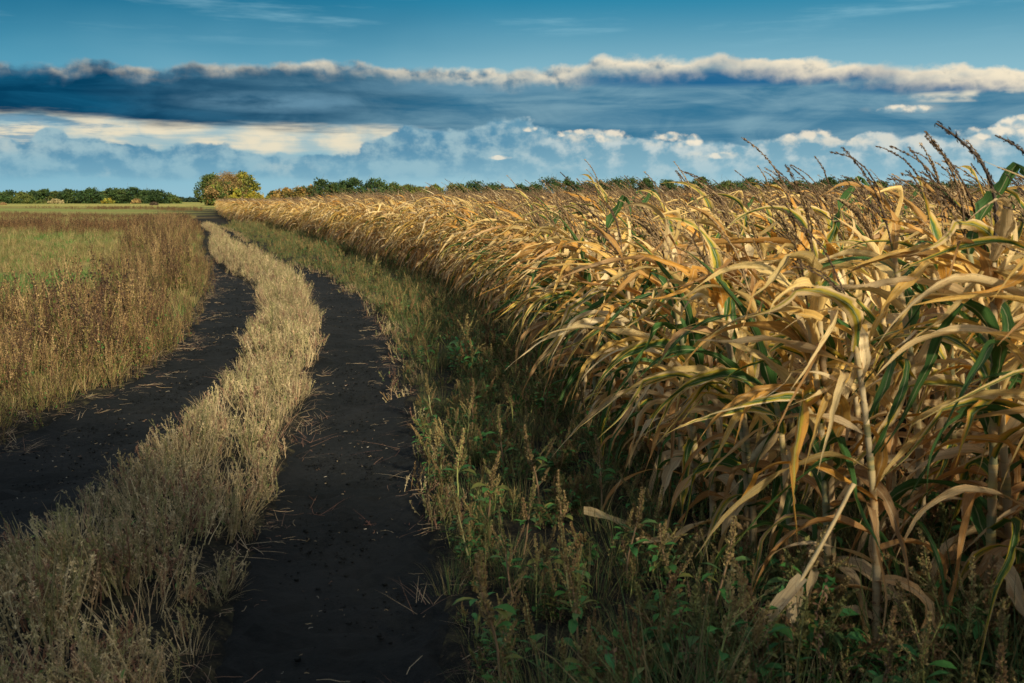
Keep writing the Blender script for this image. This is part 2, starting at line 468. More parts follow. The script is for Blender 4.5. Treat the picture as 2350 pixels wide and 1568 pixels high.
def corn_leaf_mat():
    m, nt, out, pr = new_mat('corn_leaf')
    t = attr(nt, 'tint'); bl = attr(nt, 'blade'); sp = nt.nodes.new('ShaderNodeSeparateXYZ'); nt.links.new(bl.outputs['Vector'], sp.inputs[0])
    u, l, r = (V(nt, sp.outputs[i]) for i in range(3)); au = u.abs()
    oi = nt.nodes.new('ShaderNodeObjectInfo'); rnd = V(nt, oi.outputs['Random'])
    streak = noise(nt, combine(nt, u * 7.0, l * 2.2, r * 91.0 + rnd * 13.0), 1.0, 4, 0.6)
    patch = noise(nt, combine(nt, u * 1.2, l * 9.0, r * 57.0 + rnd * 31.0), 1.0, 4, 0.6)
    col = scalec(nt, t.outputs['Color'], streak.ss(0.25, 0.75) * 0.5 + 0.72)
    col = mixc(nt, patch.ss(0.56, 0.74) * 0.65, col, (0.34, 0.155, 0.05))
    col = mixc(nt, (1.0 - patch.ss(0.28, 0.44)) * 0.5, col, (0.66, 0.56, 0.38))
    spots = noise(nt, combine(nt, u * 3.0, l * 60.0, r * 37.0 + rnd * 11.0), 1.0, 3, 0.65)
    col = mixc(nt, spots.ss(0.60, 0.70) * 0.55, col, (0.20, 0.10, 0.045))
    # the still green part keeps to the middle and the base of the leaf, with a yellow margin
    g = V(nt, t.outputs['Alpha'])
    gm = g * 1.7 - au * 0.75 - l * 0.45 + (patch - 0.5) * 0.9 + (streak - 0.5) * 0.35
    col = mixc(nt, gm.ss(0.05, 0.22), col, (0.46, 0.36, 0.045))
    gcol = mixc(nt, streak.ss(0.3, 0.7), (0.030, 0.085, 0.022), (0.070, 0.165, 0.045))
    col = mixc(nt, gm.ss(0.25, 0.5), col, gcol)
    rib = 1.0 - au.ss(0.03, 0.10)
    col = mixc(nt, rib * 0.45, col, (0.62, 0.55, 0.36))
    col = scalec(nt, col, rnd * 0.3 + 0.84)
    pr.inputs['Roughness'].default_value = 0.62
    pr.inputs['Specular IOR Level'].default_value = 0.22
    bp = nt.nodes.new('ShaderNodeBump'); bp.inputs['Strength'].default_value = 0.6; bp.inputs['Distance'].default_value = 0.004
    vein = noise(nt, combine(nt, u * 16.0, l * 0.6, r * 91.0), 1.0, 2, 0.5)
    nt.links.new(vein.s, bp.inputs['Height']); nt.links.new(bp.outputs[0], pr.inputs['Normal'])
    warm = mixc(nt, 1.0, col, (1.0, 0.80, 0.48), 'MULTIPLY')
    thin(nt, out, pr, col, 0.42, warm)
    return m


def plant_mat(name, trans=0.2, rough=0.7, var=0.3, nscale=9.0):
    """stems, seed heads, small leaves: own tint with small natural variation"""
    m, nt, out, pr = new_mat(name)
    t = attr(nt, 'tint'); oi = nt.nodes.new('ShaderNodeObjectInfo'); rnd = V(nt, oi.outputs['Random'])
    tc = nt.nodes.new('ShaderNodeTexCoord')
    n = noise(nt, tc.outputs['Object'], nscale, 3, 0.6)
    col = scalec(nt, t.outputs['Color'], (n - 0.5) * 0.9 + rnd * var + (1.0 - var * 0.5))
    pr.inputs['Roughness'].default_value = rough; pr.inputs['Specular IOR Level'].default_value = 0.2
    thin(nt, out, pr, col, trans)
    return m


M_LEAF = corn_leaf_mat()
M_STALK = plant_mat('corn_stalk', 0.05, 0.6, 0.3, 30)
M_TASSEL = plant_mat('corn_tassel', 0.12, 0.75, 0.3, 40)
M_HUSK = plant_mat('corn_husk', 0.12, 0.65, 0.3, 40)
M_WEED = plant_mat('weed', 0.22, 0.75, 0.45, 12)
M_STRAW = plant_mat('straw', 0.15, 0.65, 0.4, 12)
M_TREE = plant_mat('tree_leaves', 0.18, 0.7, 0.25, 0.9)
M_BARK = plant_mat('bark', 0.02, 0.9, 0.2, 4)


def soil_mat(name, dark, light, clod=0.9):
    m, nt, out, pr = new_mat(name)
    ge = nt.nodes.new('ShaderNodeNewGeometry'); pos = ge.outputs['Position']
    a = noise(nt, pos, 1.3, 6, 0.6); b = noise(nt, pos, 22.0, 6, 0.65); c = noise(nt, pos, 120.0, 3, 0.6)
    col = mixc(nt, (a * 0.6 + b * 0.4).ss(0.36, 0.66), dark, light)
    col = mixc(nt, c.ss(0.70, 0.78) * 0.5, col, (0.11, 0.10, 0.085))
    nt.links.new(col, pr.inputs['Base Color'])
    pr.inputs['Roughness'].default_value = 0.92; pr.inputs['Specular IOR Level'].default_value = 0.12
    bp = nt.nodes.new('ShaderNodeBump'); bp.inputs['Strength'].default_value = clod; bp.inputs['Distance'].default_value = 0.02
    nt.links.new((b * 0.7 + c * 0.4).s, bp.inputs['Height']); nt.links.new(bp.outputs[0], pr.inputs['Normal'])
    nt.links.new(pr.outputs[0], out.inputs[0])
    return m


M_TRACK = soil_mat('black_soil', (0.0036, 0.0054, 0.0062), (0.0115, 0.0130, 0.0138), 1.0)


def ground_mat():
    m, nt, out, pr = new_mat('field_ground')
    ge = nt.nodes.new('ShaderNodeNewGeometry'); pos = ge.outputs['Position']
    cv = attr(nt, 'tint')                                    # alpha: how much turf covers the soil; colour: the turf's own colour
    a = noise(nt, pos, 0.9, 6, 0.62); b = noise(nt, pos, 9.0, 6, 0.7); c = noise(nt, pos, 60.0, 4, 0.6)
    soil = mixc(nt, b.ss(0.35, 0.7), (0.0055, 0.0065, 0.0062), (0.018, 0.017, 0.014))
    soil = mixc(nt, c.ss(0.58, 0.70) * 0.5, soil, (0.09, 0.068, 0.042))
    turf = scalec(nt, cv.outputs['Color'], (a - 0.5) * 1.2 + (b - 0.5) * 1.3 + (c - 0.5) * 0.8 + 1.0)
    col = mixc(nt, (V(nt, cv.outputs['Alpha']) + (b - 0.5) * 0.8), soil, turf)
    nt.links.new(col, pr.inputs['Base Color'])
    pr.inputs['Roughness'].default_value = 0.95; pr.inputs['Specular IOR Level'].default_value = 0.08
    bp = nt.nodes.new('ShaderNodeBump'); bp.inputs['Strength'].default_value = 0.8; bp.inputs['Distance'].default_value = 0.03
    nt.links.new((b + c * 0.4).s, bp.inputs['Height']); nt.links.new(bp.outputs[0], pr.inputs['Normal'])
    nt.links.new(pr.outputs[0], out.inputs[0])
    return m


M_GROUND = ground_mat()

# ------------------------------------------------------------------ the left field: what grows where
_q = np.random.RandomState(17)
_fw = [(_q.uniform(0.15, 1.3), _q.uniform(0, 6.28), _q.uniform(0, 6.28)) for _ in range(12)]


def patchy(x, y, k=1.0, seed=0.0):
    v = 0
    for q, a, p in _fw: v = v + np.sin(q * k * (x * cos(a) + y * sin(a)) + p + seed) * 0.3
    return v                                                 # about -1 .. 1


def brown_bands(x, y):
    """strips of taller red-brown weeds across the left field"""
    w = patchy(x, y * 0.4, 0.5, 2.0)
    b1 = np.exp(-((y - 54 - 3 * w + 0.0 * x) / 6.5) ** 2)
    b2 = np.exp(-((y - 84 + 0.25 * (x + 30) - 3 * w) / 6) ** 2) * sstep(-12, -24, x)
    b3 = 0.8 * np.exp(-((y - 150 + 0.9 * (x + 45) - 6 * w) / 8) ** 2) * sstep(-18, -34, x)
    return np.clip(np.maximum(np.maximum(b1, b2), b3), 0, 1)


def green_patch(x, y):
    g = np.exp(-(((x + 9.5) / 2.9) ** 2 + ((y - 20.5) / 3.2) ** 2)) * 1.2 + np.exp(-(((x + 8.2) / 1.6) ** 2 + ((y - 16.5) / 2.0) ** 2)) * 0.6
    g = g + 0.75 * np.exp(-(((x + 19) / 7) ** 2 + ((y - 41) / 5) ** 2))
    g = g + 0.55 * np.exp(-(((x + 9.0) / 2.2) ** 2 + ((y - 31.5) / 3.0) ** 2))
    return np.clip(g * (0.75 + 0.5 * patchy(x, y, 2.0, 1.0)), 0, 1)


def turf_colour(x, y):
    n = patchy(x, y, 0.8, 5.0)[..., None]; n2 = patchy(x, y, 2.6, 8.0)[..., None]
    straw = np.array([0.20, 0.155, 0.06]); olive = np.array([0.12, 0.125, 0.035]); green = np.array([0.05, 0.125, 0.028]); brown = np.array([0.105, 0.05, 0.025])
    c = straw + (olive - straw) * np.clip(0.45 + 0.45 * n + 0.3 * n2, 0, 1)
    g = green_patch(x, y)[..., None]
    c = c + (green - c) * g
    far = sstep(95, 150, y)[..., None]
    fc = np.array([0.30, 0.26, 0.075]) + (np.array([0.16, 0.19, 0.05]) - np.array([0.30, 0.26, 0.075])) * np.clip(0.5 + 0.6 * patchy(x * 0.15, y, 0.35, 3.0)[..., None], 0, 1)
    c = c + (fc - c) * far
    b = brown_bands(x, y)[..., None] * 0.8
    return c + (brown - c) * b


def patchy0(x, y): return np.clip(np.sin(x * 3.1 + 1.7 * np.sin(y * 0.9)) * np.sin(y * 1.3 + 0.6), -0.5, 1)


def build_ground():
    ys = np.concatenate((np.arange(-8, 12, 0.12), np.arange(12, 30, 0.3), np.arange(30, 90, 1.0), np.arange(90, 260, 5), np.geomspace(260, 5500, 26)))
    ys = np.concatenate(([-60.0, -20.0], ys))
    xs = np.concatenate((-np.geomspace(5500, 26, 34), np.arange(-25, -9, 0.5), np.arange(-9, 4, 0.12), np.arange(4, 30, 0.8), np.geomspace(30, 5500, 34)))
    X, Y = np.meshgrid(xs, ys, indexing='xy')
    Z = ground_z(X, Y) - 0.16 * rut_mask(X, Y)
    Z = Z * np.where(Y > 400, np.clip(1 - (Y - 400) / 600, 0, 1), 1)
    left = sstep(-0.2, -2.6, X - LL(Y)) * sstep(6, 14, Y)
    far = sstep(140, 260, Y)
    cov = np.clip(np.maximum(left * 0.95, far), 0, 1)
    C = np.concatenate((turf_colour(X, Y), cov[..., None]), -1)
    b = B(); nx = len(xs); ny = len(ys)
    i = np.arange(ny - 1)[:, None] * nx; j = np.arange(nx - 1)[None, :]
    f = np.stack((i + j, i + j + 1, i + nx + j + 1, i + nx + j), -1).reshape(-1, 4)
    b.add(np.stack((X, Y, Z), -1).reshape(-1, 3), f, C.reshape(-1, 4))
    tag(b.obj('ground', [M_GROUND]), kind='structure')


def build_track(name, L, R, y1):
    """one wheel rut: a shallow trough of bare black soil with uneven edges"""
    ys = np.concatenate((np.arange(-6, 14, 0.07), np.arange(14, 40, 0.3), np.arange(40, y1, 1.2)))
    us = np.array([-0.22, -0.12, -0.05, 0, 0.06, 0.12, 0.2, 0.3, 0.4, 0.5, 0.6, 0.7, 0.8, 0.88, 0.94, 1, 1.05, 1.12, 1.22])
    rg = np.random.RandomState(3 + len(name))
    wob = np.convolve(rg.normal(size=len(ys) + 8), np.ones(9) / 9, 'valid') * 0.16
    wob2 = np.convolve(rg.normal(size=len(ys) + 8), np.ones(9) / 9, 'valid') * 0.16
    l = L(ys) + wob; r = R(ys) + wob2
    X = l[:, None] + (r - l)[:, None] * us[None, :]; Y = np.repeat(ys[:, None], len(us), 1)
    inside = np.clip(us, 0, 1); prof = -0.02 - 0.055 * np.sin(inside * pi) ** 0.7 + 0.016 * np.exp(-((inside - 0.5) / 0.09) ** 2)
    prof = np.where((us < 0) | (us > 1), -0.02 + 0.55 * np.minimum(us, 0) * 0.5 - 0.55 * np.maximum(us - 1, 0) * 0.5, prof)
    tread = np.exp(-((inside - 0.5) / 0.26) ** 2)[None, :] * np.sign(np.sin(Y * 34 + 5 * np.abs(inside - 0.5)[None, :])) * 0.006 * (0.6 + 0.6 * patchy0(X, Y))
    fine = rg.normal(size=X.shape) * 0.0075 + tread
    Z = base_z(X, Y) + prof[None, :] + fine
    n, k = X.shape; i = np.arange(n - 1)[:, None] * k; j = np.arange(k - 1)[None, :]
    b = B(); b.add(np.stack((X, Y, Z), -1).reshape(-1, 3), np.stack((i + j, i + j + 1, i + k + j + 1, i + k + j), -1).reshape(-1, 4), (0.01, 0.01, 0.01))
    tag(b.obj('dirt_track', [M_TRACK]), kind='structure')


build_ground()
build_track('right rut', RL, RR, 190)
build_track('left', LL, LR, 190)

# ------------------------------------------------------------------ scattering of what nobody could count
def scatter(name, protos, pts, rot, scl, idx, label, cat):
    src = bpy.data.collections.new(name + '_source')
    for i, me in enumerate(protos):
        o = bpy.data.objects.new('%s_sprig_%03d' % (name, i), me); src.objects.link(o)
    me = bpy.data.meshes.new(name); n = len(pts)
    me.vertices.add(n); me.vertices.foreach_set('co', np.asarray(pts, np.float32).ravel())
    for nm, ty, fld, dat in (('rot', 'FLOAT_VECTOR', 'vector', rot), ('scl', 'FLOAT_VECTOR', 'vector', scl)):
        a = me.attributes.new(nm, ty, 'POINT'); a.data.foreach_set(fld, np.asarray(dat, np.float32).ravel())
    a = me.attributes.new('idx', 'INT', 'POINT'); a.data.foreach_set('value', np.asarray(idx, np.int32))
    o = bpy.data.objects.new(name, me); COL.objects.link(o)
    ng = bpy.data.node_groups.new(name, 'GeometryNodeTree')
    ng.interface.new_socket('Geometry', in_out='INPUT', socket_type='NodeSocketGeometry')
    ng.interface.new_socket('Geometry', in_out='OUTPUT', socket_type='NodeSocketGeometry')
    gi = ng.nodes.new('NodeGroupInput'); go = ng.nodes.new('NodeGroupOutput')
    ip = ng.nodes.new('GeometryNodeInstanceOnPoints'); ci = ng.nodes.new('GeometryNodeCollectionInfo')
    ci.inputs['Collection'].default_value = src; ci.inputs['Separate Children'].default_value = True; ci.inputs['Reset Children'].default_value = True
    ip.inputs['Pick Instance'].default_value = True
    def na(nm, ty):
        n = ng.nodes.new('GeometryNodeInputNamedAttribute'); n.data_type = ty; n.inputs['Name'].default_value = nm; return n.outputs['Attribute']
    L = ng.links.new
    L(gi.outputs[0], ip.inputs['Points']); L(ci.outputs[0], ip.inputs['Instance'])
    L(na('idx', 'INT'), ip.inputs['Instance Index'])
    e = ng.nodes.new('FunctionNodeEulerToRotation'); L(na('rot', 'FLOAT_VECTOR'), e.inputs[0]); L(e.outputs[0], ip.inputs['Rotation'])
    L(na('scl', 'FLOAT_VECTOR'), ip.inputs['Scale']); L(ip.outputs[0], go.inputs[0])
    md = o.modifiers.new('scatter', 'NODES'); md.node_group = ng
    tag(o, label, cat, kind='stuff')
    return o


def in_view(x, y, mx=0.56, back=0.0):
    return np.abs(x) < mx * np.maximum(y, 0) + 1.2 + back


def sow(rng, y0, y1, xl, xr, dens):
    """random points between the edges xl(y) and xr(y), dens per square metre, only where the camera's side can see them"""
    n_try = 0; xs, ys = [], []
    for a in np.arange(y0, y1, 0.5):
        bnd = min(a + 0.5, y1); mid = (a + bnd) / 2
        l = max(float(xl(mid)), -0.58 * max(mid, 0) - 1.6); r = min(float(xr(mid)), 0.58 * max(mid, 0) + 1.6)
        if r <= l: continue
        d = dens(mid) if callable(dens) else dens
        n = rng.poisson(d * (r - l) * (bnd - a))
        ys.append(rng.uniform(a, bnd, n)); xs.append(rng.uniform(l, r, n))
    return np.concatenate(xs), np.concatenate(ys)


def place(rng, x, y, smin=0.75, smax=1.25, tilt=0.15, sink=0.0, lean=(0, 0), grow=None):
    n = len(x); z = ground_z(x, y) - 0.12 * rut_mask(x, y) - sink
    rot = np.stack((rng.normal(size=n) * tilt + lean[0], rng.normal(size=n) * tilt + lean[1], rng.uniform(0, 6.28, n)), -1)
    s = rng.uniform(smin, smax, n)
    if grow is not None: s = s * grow
    return np.stack((x, y, z), -1), rot, np.stack((s, s, s), -1)


# ------------------------------------------------------------------ weeds
def stem_path(rng, base, h, lean, bend=0.25, n=7):
    p = np.array(base, float); d = nrm(np.array([lean[0], lean[1], 1.0])); out = [p.copy()]
    for i in range(n - 1):
        d = nrm(d + rng.normal(size=3) * bend * 0.3 + np.array([0, 0, 0.12])); p = p + d * h / (n - 1); out.append(p.copy())
    return np.array(out)


def along(path, t):
    k = np.clip(np.asarray(t) * (len(path) - 1), 0, len(path) - 1.001); i = k.astype(int); f = (k - i)[:, None]
    return path[i] * (1 - f) + path[i + 1] * f


def seed_spike(b, rng, path, t0, r, n, size, col):
    t = rng.uniform(t0, 1, n); c = along(path, t)
    k = (t - t0) / (1 - t0); rad = r * (0.55 + 0.6 * np.sin(np.clip(k * 0.9 + 0.1, 0, 1) * pi)) * (1 - 0.55 * k)
    ang = rng.uniform(0, 6.28, n); o = np.stack((np.cos(ang), np.sin(ang), rng.uniform(-0.3, 0.5, n)), -1)
    chips(b, c + o * rad[:, None] * rng.uniform(0.3, 1.0, (n, 1)), size, rng, col, asp=0.6, axis=o + np.array([0, 0, 0.9]))


def pick(rng, cols): return np.array(cols[rng.randint(len(cols))], float) * rng.uniform(0.82, 1.2)


def pale_weed(seed, cols, h=0.28, stems=14, spread=0.09, fuzz=1.0, greens=((0.10, 0.16, 0.05),), gl=3):
    """low bushy dry weed: knotted upright stems with small clusters"""
    rng = np.random.RandomState(seed); b = B()
    for i in range(stems):
        c = pick(rng, cols); a = rng.uniform(0, 6.28); rr = spread * sqrt(rng.uniform())
        hh = h * rng.uniform(0.55, 1.15)
        p = stem_path(rng, (cos(a) * rr, sin(a) * rr, -0.02), hh, (cos(a) * rng.uniform(0, 0.55), sin(a) * rng.uniform(0, 0.55)), 0.35)
        tube(b, p, np.linspace(0.0030, 0.0014, len(p)), c, 3)
        for k in range(rng.randint(2, 5)):
            t = rng.uniform(0.25, 0.85); q0 = along(p, [t])[0]; a2 = rng.uniform(0, 6.28)
            q = stem_path(rng, q0, hh * rng.uniform(0.18, 0.4), (cos(a2) * 0.8, sin(a2) * 0.8), 0.3, 4)
            tube(b, q, 0.0010, c * 0.9, 3)
            n = int(8 * fuzz); seed_spike(b, rng, q, 0.45, 0.0045, n, 0.0095, c * rng.uniform(0.9, 1.2))
        kn = rng.uniform(0.25, 1, rng.randint(5, 9)); kk = np.repeat(kn, 7)
        chips(b, along(p, kk) + rng.normal(size=(len(kk), 3)) * 0.0042, 0.0098, rng, c * 1.08, asp=0.42, up=0.8)
    for i in range(gl):
        a = rng.uniform(0, 6.28)
        blade(b, (cos(a) * 0.04, sin(a) * 0.04, rng.uniform(0.02, h * 0.5)), (cos(a), sin(a), 0.8), rng.uniform(0.02, 0.05), 0.013, rng, drop=6, seg=3, across=2,
              col=pick(rng, greens), prof=lambda t: np.sin(np.clip(t * 0.9 + 0.1, 0, 1) * pi) + 0.03)
    return b


def spike_parts(rng, h=0.42, scale=1.0):
    """pigweed: stem, seed heads and leaves, each a mesh of its own"""
    out = []
    st = B(); heads = []; lv = B()
    sc = pick(rng, [(0.24, 0.26, 0.09), (0.20, 0.22, 0.07), (0.30, 0.20, 0.12), (0.30, 0.30, 0.14)])
    hc = [(0.20, 0.15, 0.065), (0.25, 0.19, 0.085), (0.14, 0.14, 0.052), (0.22, 0.14, 0.07)]
    p = stem_path(rng, (0, 0, -0.03), h, (rng.normal() * 0.18 - 0.1, rng.normal() * 0.18), 0.3, 9)
    tube(st, p, np.linspace(0.0045, 0.0016, 9) * scale, sc, 5)
    hb = B(); seed_spike(hb, rng, p, rng.uniform(0.5, 0.66), 0.016, 210, 0.0125, pick(rng, hc)); heads.append(hb)
    for k in range(rng.randint(3, 6)):
        t = rng.uniform(0.25, 0.7); q0 = along(p, [t])[0]; a = rng.uniform(0, 6.28)
        q = stem_path(rng, q0, h * rng.uniform(0.2, 0.42), (cos(a) * 0.7 - 0.15, sin(a) * 0.7), 0.3, 6)
        tube(st, q, 0.0016, sc, 4)
        hb = B(); seed_spike(hb, rng, q, 0.3, 0.010, 70, 0.0105, pick(rng, hc)); heads.append(hb)
    for k in range(rng.randint(7, 13)):
        t = rng.uniform(0.1, 0.65); q0 = along(p, [t])[0]; a = rng.uniform(0, 6.28)
        L = rng.uniform(0.035, 0.075)
        blade(lv, q0, (cos(a), sin(a), 0.6), L * 1.5, L * 0.45, rng, drop=7, seg=5, across=2, fold=0.3,
              col=pick(rng, [(0.035, 0.12, 0.035), (0.045, 0.14, 0.03), (0.06, 0.12, 0.04), (0.11, 0.12, 0.03)]),
              prof=lambda t: np.where(t < 0.3, 0.12, np.sin(np.clip((t - 0.3) / 0.7 * 0.95 + 0.05, 0, 1) * pi) ** 0.8) + 0.02)
    return st, heads, lv


def verge_weed(seed, h, small=False):
    rng = np.random.RandomState(seed); b = B()
    for i in range(1 if small else 2):
        st, hd, lv = spike_parts(rng, h * rng.uniform(0.8, 1.15))
        q = B(); q.join(st)
        for x in hd: q.join(x)
        q.join(lv)
        off = rng.normal(size=2) * 0.05
        q.v = [v + np.array([off[0], off[1], 0], np.float32) for v in q.v]; b.join(q)
    for i in range(9):                                       # low leafy filling and thin dry stems
        a = rng.uniform(0, 6.28); rr = rng.uniform(0, 0.12)
        p = stem_path(rng, (cos(a) * rr, sin(a) * rr, -0.01), h * rng.uniform(0.25, 0.8), (rng.normal() * 0.4, rng.normal() * 0.4), 0.4, 6)
        c = pick(rng, [(0.10, 0.115, 0.042), (0.16, 0.13, 0.06), (0.08, 0.12, 0.042), (0.12, 0.075, 0.05)])
        tube(b, p, 0.0014, c, 3)
        n = 22; cc = along(p, rng.uniform(0.15, 1, n)) + rng.normal(size=(n, 3)) * 0.011
        chips(b, cc, 0.016, rng, c * 1.1, asp=0.4, up=0.4)
    for i in range(12):
        a = rng.uniform(0, 6.28); L = rng.uniform(0.03, 0.065)
        blade(b, (cos(a) * 0.05, sin(a) * 0.05, rng.uniform(0.0, h * 0.45)), (cos(a), sin(a), 0.7), L * 1.4, L * 0.42, rng, drop=6, seg=4, across=2,
              col=pick(rng, [(0.030, 0.115, 0.038), (0.042, 0.14, 0.038), (0.065, 0.13, 0.045), (0.11, 0.12, 0.04)]),
              prof=lambda t: np.where(t < 0.25, 0.12, np.sin(np.clip((t - 0.25) / 0.75 * 0.95 + 0.05, 0, 1) * pi) ** 0.8) + 0.02)
    return b


def tall_weed(seed, cols, h=0.62, stems=7, spread=0.10, chip=0.016):
    """thin upright autumn weed with dry leaflets and narrow seed tops"""
    rng = np.random.RandomState(seed); b = B()
    for i in range(stems):
        c = pick(rng, cols); a = rng.uniform(0, 6.28); rr = spread * sqrt(rng.uniform()); hh = h * rng.uniform(0.55, 1.15)
        p = stem_path(rng, (cos(a) * rr, sin(a) * rr, -0.03), hh, (rng.normal() * 0.13 - 0.03, rng.normal() * 0.13), 0.25, 8)
        tube(b, p, np.linspace(0.0028, 0.0011, 8), c * 0.95, 3)
        for k in range(rng.randint(2, 6)):
            t = rng.uniform(0.3, 0.9); q0 = along(p, [t])[0]; a2 = rng.uniform(0, 6.28)
            q = stem_path(rng, q0, hh * rng.uniform(0.10, 0.26), (cos(a2) * 0.5, sin(a2) * 0.5), 0.25, 4)
            tube(b, q, 0.0010, c, 3); seed_spike(b, rng, q, 0.2, 0.006, 10, chip * 0.85, c * rng.uniform(0.85, 1.25))
        seed_spike(b, rng, p, 0.55, 0.008, 26, chip * 0.85, c * 1.1)
        if rng.uniform() < 0.3: chips(b, along(p, rng.uniform(0.6, 1, 14)) + rng.normal(size=(14, 3)) * 0.010, chip * 1.3, rng, (0.035, 0.024, 0.018), asp=0.6)
        n = 16; cc = along(p, rng.uniform(0.1, 0.7, n)) + rng.normal(size=(n, 3)) * 0.012
        chips(b, cc, chip * 1.5, rng, pick(rng, cols), asp=0.35)
        if rng.uniform() < 0.45:
            n = 6; cc = along(p, rng.uniform(0.05, 0.6, n)) + rng.normal(size=(n, 3)) * 0.015
            chips(b, cc, 0.032, rng, pick(rng, [(0.05, 0.13, 0.03), (0.10, 0.13, 0.03)]), asp=0.6)
    return b


def grass_tuft(seed, cols, L=0.2, n=26, w=0.004, up=1.0, spread=0.06, drop=3.0, comb=None):
    rng = np.random.RandomState(seed); b = B()
    for i in range(n):
        a = rng.uniform(0, 6.28); rr = spread * sqrt(rng.uniform()); p0 = (cos(a) * rr, sin(a) * rr, -0.005)
        if comb is not None: a = rng.normal() * comb
        blade(b, p0, (cos(a) * rng.uniform(0.2, 1), sin(a) * rng.uniform(0.2, 1), up * rng.uniform(0.6, 1.3)),
              L * rng.uniform(0.5, 1.2), w * rng.uniform(0.7, 1.3), rng, drop=drop, seg=4, across=1, fold=0, col=pick(rng, cols), prof=lambda t: (1 - t) ** 0.6 + 0.05)
    return b


def straw_bits(seed, cols, n=10, spread=0.16, L=0.06):
    rng = np.random.RandomState(seed); b = B()
    for i in range(n):
        a = rng.uniform(0, 6.28); c = rng.normal(size=2) * spread; l = L * rng.uniform(0.3, 1.6)
        t = np.linspace(-0.5, 0.5, 4); k = rng.normal() * 0.5
        p = np.stack((c[0] + cos(a) * t * l - sin(a) * k * t * t * l, c[1] + sin(a) * t * l + cos(a) * k * t * t * l, 0.006 + np.abs(rng.normal(size=4)) * 0.004), -1)
        tube(b, p, rng.uniform(0.0006, 0.0017), pick(rng, cols), 3)
    return b


PALE = [(0.37, 0.295, 0.165), (0.31, 0.26, 0.14), (0.42, 0.345, 0.21), (0.20, 0.19, 0.085), (0.35, 0.255, 0.15), (0.21, 0.12, 0.08), (0.28, 0.245, 0.125)]
BROWN = [(0.125, 0.076, 0.038), (0.185, 0.12, 0.053), (0.25, 0.17, 0.075), (0.075, 0.044, 0.028), (0.15, 0.13, 0.043), (0.29, 0.205, 0.10), (0.095, 0.10, 0.032), (0.12, 0.064, 0.034)]
RUST = [(0.14, 0.076, 0.04), (0.11, 0.06, 0.034), (0.19, 0.112, 0.055), (0.17, 0.12, 0.055)]


